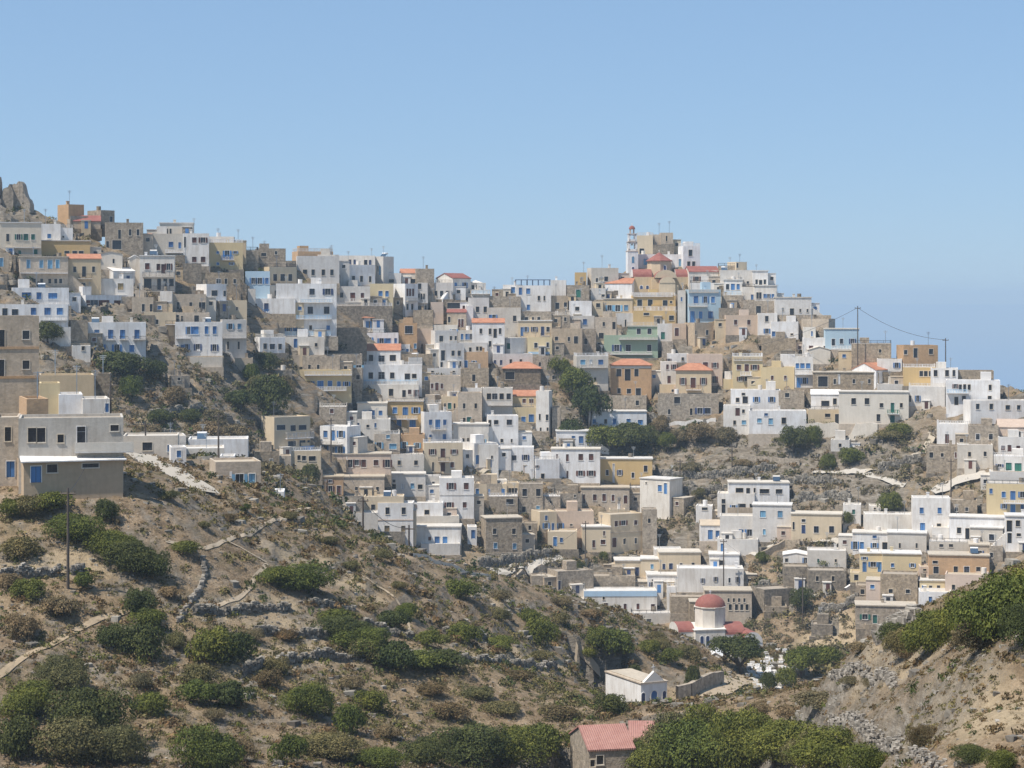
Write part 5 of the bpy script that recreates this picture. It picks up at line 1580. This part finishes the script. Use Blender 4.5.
child('arched_window', arch_window(.7, 1.7, OM['u']), bt, (-.35, -c-.005, H1*.45)); child('arched_window', arch_window(.6, 1.3, OM['n']), bt, (-.3, -c-.005, H1*.05))
storey('belfry', W1*.86, H1, H2*.55, 1, 1); storey('upper_belfry', W1*.72, H1+H2*.6, H2*.45, 1, 1)
m = MB(); m.cyl(0, 0, H1+H2*.35, H1+H2*.5, .35, .12, 10); m.build('bell', [M_METAL], bt)
m = MB(); [m.box(*b, H1+H2*1.06, H1+H2*1.06+H3*.6) for b in ((-.55, -.35, -.55, -.35), (.35, .55, -.55, -.35), (-.55, -.35, .35, .55), (.35, .55, .35, .55))]; m.build('lantern', [WM['p']], bt)
m = MB(); m.dome(0, 0, H1+H2*1.06+H3*.6, .85, .95, 14, 5); m.build('cupola', [RM['r']], bt, smooth=True)
cross(H1+H2*1.06+H3*.6+.9, s=.4).build('cross', [M_WHITE], bt)

# --- summit church: octagon tiled dome over barrel vaults
Yc_ = float(town_Y(660, 292)); k = Yc_/F
def X_(u, u0=660): return (u-u0)*k
def Z_(v, v0=292): return (v0-v)*k
ch = empty('church', at(660, 292, Yc_), R(2)); tag(ch, 'cream church with red tiled vaults and octagonal dome on the hilltop', 'church')
m = MB(); m.box(X_(634), X_(690), 0, 9, -4, Z_(277)); m.box(X_(651), X_(675), -1.6, -.004, -4, Z_(279)); m.build('wall', [WM['c']], ch)
m = MB(); m.vault(X_(633), X_(652), .2, 6, Z_(277)+.003, Z_(269)-Z_(277), 10, 0, 1); m.build('vault', [RM['r'], WM['w']], ch)
m = MB(); m.vault(X_(676), X_(689), .2, 6, Z_(277)+.003, Z_(269)-Z_(277), 10, 0, 1); m.build('vault', [RM['r'], WM['w']], ch)
m = MB(); m.vault(X_(654), X_(676), -2, 7, Z_(278)+.006, Z_(270)-Z_(278), 12, 0, 1, 'y'); m.build('vault', [RM['r'], WM['c']], ch)
m = MB(); m.vault(X_(658), X_(674), -3.2, -1.7, Z_(283), Z_(277)-Z_(283), 12, 0, 1, 'y'); m.box(X_(658), X_(674), -3.1, -1.7, -4, Z_(283)-.004, 1); m.build('apse', [RM['r'], WM['c']], ch)
m = MB(); m.cyl(X_(661), 4.5, Z_(278), Z_(261), 12*k, n=8); m.build('drum', [WM['c']], ch)
m = MB(); m.cyl(X_(661), 4.5, Z_(261)+.003, Z_(260.4), 13.6*k, n=8); m.cyl(X_(661), 4.5, Z_(260.4)+.003, Z_(252), 13.2*k, .1, 8); m.build('dome', [RM['r']], ch)
cross(Z_(252), X_(661), 4.5, .4).build('cross', [M_WHITE], ch)
child('arched_window', arch_window(.6, 1.2), ch, (X_(664.5), 4.5-11.2*k, Z_(270)))
for u in (640, 646, 683): child('arched_window', arch_window(.7, .9), ch, (X_(u), -.004, Z_(289)))

# --- lower church with round red dome
Y = 345.0; k = Y/F; g = hill_at((712-CU)/F*Y, Y)
lc = empty('church', (*at(719.5, 650, Y)[:2], g), R(12)); tag(lc, 'white church with round red dome behind the dark umbrella tree', 'church')
def z(v): return (VH-v)/F*Y-g
m = MB(); m.box(-25*k, 6*k, 0, 8, -3, z(630)); m.box(-26*k, 7*k, -.1, 8.1, z(630)+.003, z(629)); m.build('wall', [WM['w']], lc)
m = MB(); m.cyl(-3*k, 3.6, z(629)+.005, z(609.5), 16*k, n=8); m.cyl(-3*k, 3.6, z(609.5)+.003, z(608.6), 17*k, n=8); m.build('drum', [WM['w']], lc)
m = MB(); m.dome(-3*k, 3.6, z(608.6)+.004, 15.3*k, (608.5-597)*k, 28, 8); m.build('dome', [RM['r']], lc, smooth=True)
m = MB(); m.vault(-41*k, -24*k, 1, 6.5, z(632), 8*k, 12, 0, 1); m.box(-41*k, -25*k, 1.05, 6.4, -3, z(632)-.004, 1); m.build('vault', [RM['r'], WM['w']], lc)
m = MB(); m.vault(7*k, 27*k, 0, 6, z(635), 10*k, 14, 0, 1); m.box(7*k+.01, 27*k, .05, 5.9, -3, z(635)-.004, 1); m.build('vault', [RM['r'], WM['w']], lc)
m = MB(); m.vault(20*k, 41*k, -2.2, 3, z(642), 11*k, 14, 0, 1, 'y'); m.box(20*k, 41*k, -2.15, 2.9, -3, z(642)-.004, 1); m.build('porch', [RM['r'], M_WHITE], lc)
for q in (-20, -14): child('arched_window', arch_window(.6, 1.6), lc, (q*k, -.005, z(645)))
for i in range(3):
    a = -math.pi/2+(i-1)*math.pi/4; w_ = child('arched_window', arch_window(.45, 1.5, OM['l']), lc, (-3*k+16*k*math.cos(a+.0)*.93-.22*math.cos(a+math.pi/2), 3.6+16*k*math.sin(a)*.93-.22*math.sin(a+math.pi/2), z(625)), rot=a+math.pi/2)
cross(z(597), -3*k, 3.6, .4).build('cross', [M_WHITE], lc)
# churchyard wall and small gate house
def simple_box(u0, u1, v0, v1, Y, d, mat, th=0):
    k = Y/F; m = MB(); w_ = (u1-u0)*k; return m, w_
def block(u0, u1, vt, vb, Y, d, col, label, cat, th=0, name='outbuilding', roof=None, wins=()):
    h = dict(col=col, x0=u0, x1=u1, yt=vt, yb=vb, win=list(wins), label=label, short=None, D=Y)
    if roof: h.update(roof)
    layout(h); o = build_house(h); o.name = name; tag(o, label, cat); return o
block(709, 722, 653, 672, 296, 5, 'w', 'small white gate house left of the umbrella tree', 'gate house', roof={'V': 4, 'q': 'w'})
block(722, 748, 659, 668, 325, 5, 'w', 'low whitewashed churchyard building behind the umbrella tree', 'outbuilding', roof={'E': 1})
masonry([(677, 700), (690, 697), (702, 690), (722, 684)], 14, 's', 'round grey stone churchyard wall right of the white chapel', 'wall', .6, False)

# --- white chapel
Y = 250.0; k = Y/F; g = hill_at((640-CU)/F*Y, Y); cp = empty('chapel', (*at(641, 711, Y)[:2], (VH-712)/F*Y), R(12)); tag(cp, 'small white chapel with pointed gable and blue arched door', 'chapel')
g0 = (VH-712)/F*Y
def z(v): return (VH-v)/F*Y-g0
Wc = 27*k/math.cos(R(26)); Hc = z(684)
dc = 9.0
m = MB(); m.quad((0, 0, -4), (Wc, 0, -4), (Wc, 0, Hc), (0, 0, Hc)); m.quad((0, dc, -4), (0, 0, -4), (0, 0, Hc), (0, dc, Hc)); m.quad((Wc, 0, -4), (Wc, dc, -4), (Wc, dc, Hc), (Wc, 0, Hc)); m.quad((Wc, dc, -4), (0, dc, -4), (0, dc, Hc), (Wc, dc, Hc))
m.quad((0, 0, Hc), (Wc, 0, Hc), (Wc, dc, Hc), (0, dc, Hc)); m.build('wall', [WM['w']], cp); cp.rotation_euler.z = R(26)
pk = Wc/2; m = MB()
for (y0, y1) in ((-.06, .4),):
    m.v += [(pk-1.75, y0, Hc-.1), (pk+1.75, y0, Hc-.1), (pk, y0, z(672.5)), (pk-1.75, y1, Hc-.1), (pk+1.75, y1, Hc-.1), (pk, y1, z(672.5))]; m.f += [(0, 1, 2), (5, 4, 3), (0, 2, 5, 3), (1, 4, 5, 2), (0, 3, 4, 1)]; m.m += [0]*5
m.build('gable', [M_WHITE], cp)
m = MB(); m.box(-.12, Wc+.12, -.12, dc+.12, Hc+.003, Hc+.14); m.build('cornice', [WM['e']], cp)
m = MB(); m.box(.3, Wc-.3, .5, dc-.3, Hc+.143, Hc+.25); m.build('roof', [FLAT['e']], cp)
cross(z(672.6), pk, .15, .45).build('cross', [M_WHITE], cp)
child('arched_door', arch_window(.85, 2.35, OM['b'], door=True), cp, (pk-.42, -.005, .1)); child('arched_window', arch_window(.5, 1.3), cp, (pk-1.75, -.005, 1.0)); child('arched_window', arch_window(.5, 1.3), cp, (pk+1.2, -.005, 1.0))

# --- umbrella pine by the church
u_, v_ = 741, 671; Y = 293.0; X = (u_-CU)/F*Y; g = hill_at(X, Y)
pt_ = empty('tree', (X, Y, g)); tag(pt_, 'dark umbrella shaped tree with a leaning trunk before the red dome', 'tree')
zt = (VH-635)/F*Y-g; zb_ = (VH-658)/F*Y-g; wd = 51*Y/F
V, Q = bush_mesh(909, 9000, .05, 12); V[:, 2] *= 1.0
me = np_mesh('umbrella_crown', V, Q, [LEAF['d']]); child('crown', me, pt_, (-5.5*Y/F, 0, zb_), (wd/2, wd/2*.8, zt-zb_))
m = MB(); m.beam((.3, 0, -.5), (-.2, 0, zb_*.5), .55); m.beam((-.2, 0, zb_*.5-.1), (-1.1, 0, zb_+1), .42); m.beam((-.2, 0, zb_*.5), (1.6, .3, zb_+1), .3); m.beam((-.2, 0, zb_*.55), (-2.6, -.3, zb_+.9), .25); m.build('trunk', [M_WOOD], pt_)

# --- ruined castle tower and walls on the far left crag
Yr = float(town_Y(12, 204)); k = Yr/F
cr = empty('castle_ruin', at(2, 206, Yr)); tag(cr, 'broken grey castle ruin on the rocky crag at the top left', 'ruin')
nr = np.random.default_rng(3)
def rubble_tower(name, u0, u1, prof):
    C = []; n = len(prof)
    for i, p in enumerate(prof):
        x = (u0+(u1-u0)*i/(n-1)-2)*k; zt = (206-p)*k; zz = -3.0
        while zz < zt:
            for q in range(4): C.append((x+nr.uniform(-.2, .2), q*.7+nr.uniform(-.15, .15), zz))
            zz += .4
    C = np.array(C); S = nr.uniform(.45, .75, (len(C), 1))*np.array([1.15, 1.1, .95]); V, Q = stone_blocks(C, S, nr); o = bpy.data.objects.new(name, np_mesh(name, V, Q, [M_STONE])); COL.objects.link(o); o.parent = cr
def ruin_wall(name, prof, y0, th, col='s'):
    # thick broken masonry with a ragged top: (u, v) points along the crest
    m = MB(); q = random.Random(len(prof)); P_ = []
    for (u0, v0), (u1, v1) in zip(prof, prof[1:]):
        n = max(1, int(abs(u1-u0)/1.2))
        for i in range(n): t = i/n; P_.append(((u0+(u1-u0)*t-2)*k, (206-(v0+(v1-v0)*t))*k+q.uniform(-.35, .35)))
    P_.append(((prof[-1][0]-2)*k, (206-prof[-1][1])*k))
    pp = None
    for x, z in P_:
        a = (x, y0+q.uniform(-.03, .03), z); b = (x, y0+th+q.uniform(-.3, .3), z-q.uniform(-.2, .5)); lo = (x, y0-.5, -4); lb = (x, y0+th+.5, -4)
        if pp: m.quad(pp[2], lo, a, pp[0]); m.quad(pp[0], a, b, pp[1]); m.quad(lb, pp[3], pp[1], b)
        else: m.quad(lb, lo, a, b)
        pp = (a, b, lo, lb)
    m.quad(pp[2], pp[3], pp[1], pp[0]); o = m.build(name, [WM[col]], cr); return o
ruin_wall('broken_tower', [(11, 190), (13, 184), (16, 183.5), (18, 182.5), (22, 182), (23, 186), (24, 192), (26, 196), (28, 200), (30, 203)], 0, 4)
ruin_wall('tower_stump', [(3, 196), (5, 190), (8, 187), (11, 185), (13, 188), (15, 193)], -1.5, 3, 'd')
ruin_wall('wall_stub', [(-16, 180), (-8, 178), (-3, 179), (0, 178), (1.2, 182), (1.6, 192)], -2, 3)

# --- utility poles and wires
POLES = [(68,488,588,first_hit(68, 588),'in the scrub of the left foreground'), (110.5,381,418,236,'rising behind the roof of the near grey building'), (218.5,413,434,300,'on the brown slope above the long white block'),
 (331,418,458,None,'in front of the house with three blue shutters'), (363,497,534,262,'at the crest beside the house with tan door'), (409,525,552,262,'in front of the square white house above slope'), (516,556,578,None,'at the start of the pale village path'),
 (585.5,521,558,None,'left of the tall plain cream house'), (723.6,539,592,None,'before the long white terrace house'), (802.7,575,621,None,'on the dry slope by the dark round tree'), (680,459,478,None,'at the foot of the dark shrubs above the rocky slope'),
 (732,444,463,None,'on the rocky slope under the big white house'), (951,459,498,None,'next to the grey terrace road on the right'), (857.7,306,372,None,'tallest of all, left of the orange tan block'), (945.6,338,370,None,'right of the orange tan block on the skyline'), (145.5,421,434,300,'short and thin on the brown slope at the left')]
PO = []
for (u, vt, vb, D, lab) in POLES:
    Y = D or float(town_Y(u, vb))-1.5
    X = (u-CU)/F*Y; z1 = (VH-vt)/F*Y; z0 = min((VH-vb)/F*Y, hill_at(X, Y))-.5 if D is None or D < 200 else (VH-vb)/F*Y-4
    o = empty('utility_pole', (X, Y, z0)); m = MB(); m.cyl(0, 0, 0, z1-z0, .15, .10, 8); m.build('post', [M_WOOD], o)
    m = MB(); m.beam((-.7, 0, z1-z0-.5), (.7, 0, z1-z0-.5), .11); [m.cyl(x, 0, z1-z0-.44, z1-z0-.25, .05, n=6) for x in (-.6, 0, .6)]; m.build('crossarm', [M_WOOD], o)
    tag(o, 'wooden utility pole '+lab, 'utility pole', 'utility poles'); PO.append((X, Y, z1-.4))
def wire(a, b, sag, label, r=.03):
    a = Vector(a); b = Vector(b); m = MB(); n = 16; pp = None
    for i in range(n+1):
        t = i/n; p = a.lerp(b, t); p.z -= sag*4*t*(1-t)
        if pp is not None: m.beam(pp, p, r*2)
        pp = p
    o = m.build('overhead_wire', [M_IRON]); tag(o, label, 'wire', 'overhead wires')
wire(PO[13], PO[14], 1.6, 'overhead wire sagging between the two skyline poles', .03); wire((PO[13][0]-22, PO[13][1]+12, PO[13][2]-9), PO[13], 1.0, 'overhead wire running left and down from the tallest skyline pole', .025)
wire(PO[4], PO[5], 1.0, 'thin wire crossing in front of the square white house', .025)

wire(PO[3], PO[4], 1.5, 'thin wire from the pole by the blue shuttered house to the crest', .02)
wire(PO[8], PO[9], 1.5, 'thin wire above the dry slope by the dark round tree', .02)
wire(PO[10], PO[11], 1.0, 'thin wire over the bare rocky slope', .02)
wire(PO[6], PO[7], 1.5, 'thin wire along the pale village path', .02)
wire(PO[0], PO[1], 2.0, 'thin wire from the scrub pole to the near grey building', .015)
# --- graves below the lower church
gr = random.Random(4); GR = []
me_slab = None
m = MB(); m.box(-.45, .45, -1, 1, 0, .4); SL = m.mesh('tomb', [WM['l']])
m = MB(); m.box(-.35, .35, .75, .95, .4, .85); HS = m.mesh('headstone', [M_WHITE])
CR = cross(.3, 0, .8, .32).mesh('cross', [M_WHITE])
for i in range(90):
    u = gr.uniform(748, 790); v = gr.uniform(654, 690)
    if u < 766 and v < 665: v += 12
    Y = first_hit(u, v, y0=230)
    if Y is None: continue
    X = (u-CU)/F*Y
    if any((X-a)**2+(Y-b)**2 < 1.9 for a, b in GR): continue
    GR.append((X, Y)); t = empty('grave', (X, Y, hill_at(X, Y)-.1), gr.uniform(-.3, .3)); child('tomb', SL, t); child('headstone', HS, t)
    if gr.random() < .5: child('cross', CR, t, (0, .0, .05))
    tag(t, 'pale marble grave with a headstone in the crowded churchyard', 'grave', 'white graves in the churchyard')
# ---------------------------------------------------------------- names and descriptions
COLN = dict(w='white', l='pale grey', o='off-white', c='cream', y='yellow', a='ochre', e='beige', p='pinkish', t='tan', s='brown stone', d='dark stone', i='tan', h='grey', n='pale green', u='light blue')
OPN = dict(b='blue', n='dark blue', k='dark', r='maroon', g='green', u='light blue', w='white', l='grey', y='tan', c='cream', o='orange')
NUM = {1: 'one', 2: 'two', 3: 'three', 4: 'four', 5: 'five', 6: 'six', 7: 'seven', 8: 'eight', 9: 'nine', 10: 'ten'}
LM = [('bell tower', 632, 250), ('domed hilltop church', 660, 275), ('red domed lower church', 706, 620), ('umbrella tree', 736, 648), ('white chapel', 640, 692), ('red roofed farm building', 600, 745),
      ('castle ruin', 15, 195), ('near grey building', 70, 445), ('pole in the scrub', 68, 540), ('rising wall of boulders', 897, 630), ('pale rubble bank', 867, 735), ('crooked stone wall', 190, 592),
      ('longest terrace wall', 300, 663), ('white churchyard graves', 770, 675), ('tallest skyline pole', 858, 340), ('concrete road', 165, 470), ('lower left corner', 0, 768), ('lower right corner', 1024, 768)]
for h in HOUSES:
    if h['short']: LM.append((h['short'], (h['x0']+h['x1'])/2, (h['yt']+h['yb'])/2))
ITEMS = []
for h in HOUSES:
    if h['label']:
        nb = h['label']; continue
    n = len(h['wins']); st = max(1, round(h['H']/3.0)); cn = COLN[h['col']]
    if n == 0 and not any(k in h for k in 'GPV'):
        noun = 'outbuilding' if (h['x1']-h['x0']) < 18 else 'block'; base = ('tall ' if h['H'] > 4.5 else 'low ' if h['H'] < 2.8 else '')+'windowless '+cn+' '+noun
        h['noun'] = noun; h['cat'] = 'outbuilding'
    else:
        from collections import Counter
        cc = Counter(w[4] for w in h['wins']); base = ['', 'low ', 'two-storey ', 'three-storey ', 'four-storey ', 'four-storey '][min(st, 5)]+cn+' house'
        if h['x1']-h['x0'] > 1.9*(h['yb']-h['yt']) and st == 1: base = 'long '+base
        if cc:
            cd, k = cc.most_common(1)[0]; nd_ = sum(1 for w in h['wins'] if w[3])
            only = len(cc) == 1
            base += ' with '+NUM.get(k, 'many')+' '+OPN[cd]+(' opening' if nd_ else ' window')+('s' if k > 1 else '')
        if 'P' in h or 'G' in h:
            rc = {'t': 'orange', 'r': 'red', 'e': 'pale', 'w': 'white', 'p': 'pale', 'o': 'pale'}[h.get('q', 't')]
            base = base.replace(' house', ' '+rc+'-roofed house', 1)
        h['cat'] = 'house'; h['noun'] = 'house'
    ITEMS.append(dict(o=h['root'], x=(h['x0']+h['x1'])/2, y=(h['yt']+h['yb'])/2, base=base, kind='h', h=h))
for p in PLANTS:
    s = 'large ' if p['w'] > 5.2 else 'small ' if p['w'] < 2.6 else ''
    if p['h'] < .45*p['w']: s += 'low '
    noun = p['kind']; cn = LEAFNAME[p['col']]
    ITEMS.append(dict(o=p['o'], x=p['u'], y=p['v'], base=s+cn+' '+noun, kind='p', cat=noun))
def sector(dx, dy):
    a = math.degrees(math.atan2(-dy, dx)) % 360
    return ['right of', 'above and right of', 'above', 'above and left of', 'left of', 'below and left of', 'below', 'below and right of'][int((a+22.5)//45) % 8]
USED = {}
bybase = {}
for it in ITEMS: bybase.setdefault(it['base'], []).append(it)
fails = 0
for it in ITEMS:
    S = [j for j in bybase[it['base']] if j is not it]
    ls = sorted(LM, key=lambda q: math.hypot(q[1]-it['x'], q[2]-it['y']))
    lab = None
    def dist(j, q): return math.hypot(j['x']-q[1], j['y']-q[2])
    def sec(j, q): return sector(j['x']-q[1], j['y']-q[2])
    for q in ls[:9]:
        same = [j for j in S if sec(j, q) == sec(it, q)]
        if all(dist(j, q) > dist(it, q)*1.25 for j in same) and dist(it, q) > 3:
            lab = it['base']+', '+('just ' if same and ' and ' not in sec(it, q) else 'first ' if same else '')+sec(it, q)+' the '+q[0]
            if len(lab.split()) <= 16 and lab not in USED: break
            lab = None
    if lab is None:
        for i in range(0, 12):
            for j_ in range(i+1, 12):
                a, b = ls[i], ls[j_]
                if not any(sec(j, a) == sec(it, a) and sec(j, b) == sec(it, b) for j in S):
                    l2 = it['base']+' '+sec(it, a)+' the '+a[0]+', '+sec(it, b)+' the '+b[0]
                    if len(l2.split()) <= 16 and l2 not in USED: lab = l2; break
            if lab: break
    if lab is None:
        # order along a landmark's side
        q = ls[0]; k = 1+sum(1 for j in S if sec(j, q) == sec(it, q) and dist(j, q) < dist(it, q))
        lab = it['base']+', '+['nearest', 'second', 'third', 'fourth', 'fifth', 'sixth', 'seventh', 'eighth', 'ninth', 'tenth'][min(k-1, 9)]+' of its kind '+sec(it, q)+' the '+q[0]
        while lab in USED and ls: ls.pop(0); q = ls[0]; k = 1+sum(1 for j in S if sec(j, q) == sec(it, q) and dist(j, q) < dist(it, q)); lab = it['base']+', '+['nearest', 'second', 'third', 'fourth', 'fifth', 'sixth', 'seventh', 'eighth', 'ninth', 'tenth'][min(k-1, 9)]+' of its kind '+sec(it, q)+' the '+q[0]
        fails += 1
    if len(lab.split()) > 16: lab = lab.replace('long low ', 'long ').replace('low ', '', 1) if len(lab.split()) < 18 else lab.replace(' of its kind', '')
    if len(lab.split()) > 16: lab = lab.replace(' of its kind', '')
    if len(lab.split()) > 16: lab = lab.replace('long ', '').replace('low ', '')
    if len(lab.split()) > 16: lab = lab.replace(' with one dark window', ' with one window')
    if len(lab.split()) > 16: lab = lab.replace(' with one window', '')
    USED[lab] = 1; it['label'] = lab
    o = it['o']
    if it['kind'] == 'h': tag(o, lab, it['h']['cat'], 'houses of the hillside village' if it['h']['cat'] == 'house' else 'windowless blocks among the houses'); it['h']['label2'] = lab; o.name = 'house' if it['h']['cat'] == 'house' else 'outbuilding'
    else: tag(o, lab, it['cat'], 'shrubs and trees on the slopes')
for h in HOUSES:
    if h['label']: tag(h['root'], h['label'], 'house', 'houses of the hillside village')
for h in HOUSES:
    if h['label'] and h.get('q') == 'f': h['root']['category'] = 'farm building'; h['root'].name = 'farm_building'; del h['root']['group']
    if h['short'] == 'small white tank': h['root'].name = 'water_tank'; h['root']['category'] = 'water tank'; del h['root']['group']
for o in SC.objects:
    if o.parent is None and o.type == 'MESH' and o.name.split('.')[0] in ('stone_wall', 'retaining_wall', 'overhead_wire', 'shrub'): o['kind'] = 'thing'
for t, h in HEATERS:
    d = h['short'] or h.get('label2', 'house').split(',')[0]
    u = (h['x0']+h['x1'])/2
    q = min(LM, key=lambda q: math.hypot(q[1]-u, q[2]-h['yt']) if q[0] != h['short'] else 1e9)
    lb = 'solar heater on the '+d.split(' with ')[0]
    if not h['short']: lb += ', '+(sector(u-q[1], h['yt']-q[2]).split(' and ')[0])+' the '+q[0]; lb = lb.replace('windowless ', '').replace('low ', '').replace('long ', '')
    else: lb += ' roof'
    tag(t, lb, 'solar heater', 'solar water heaters on the flat roofs')
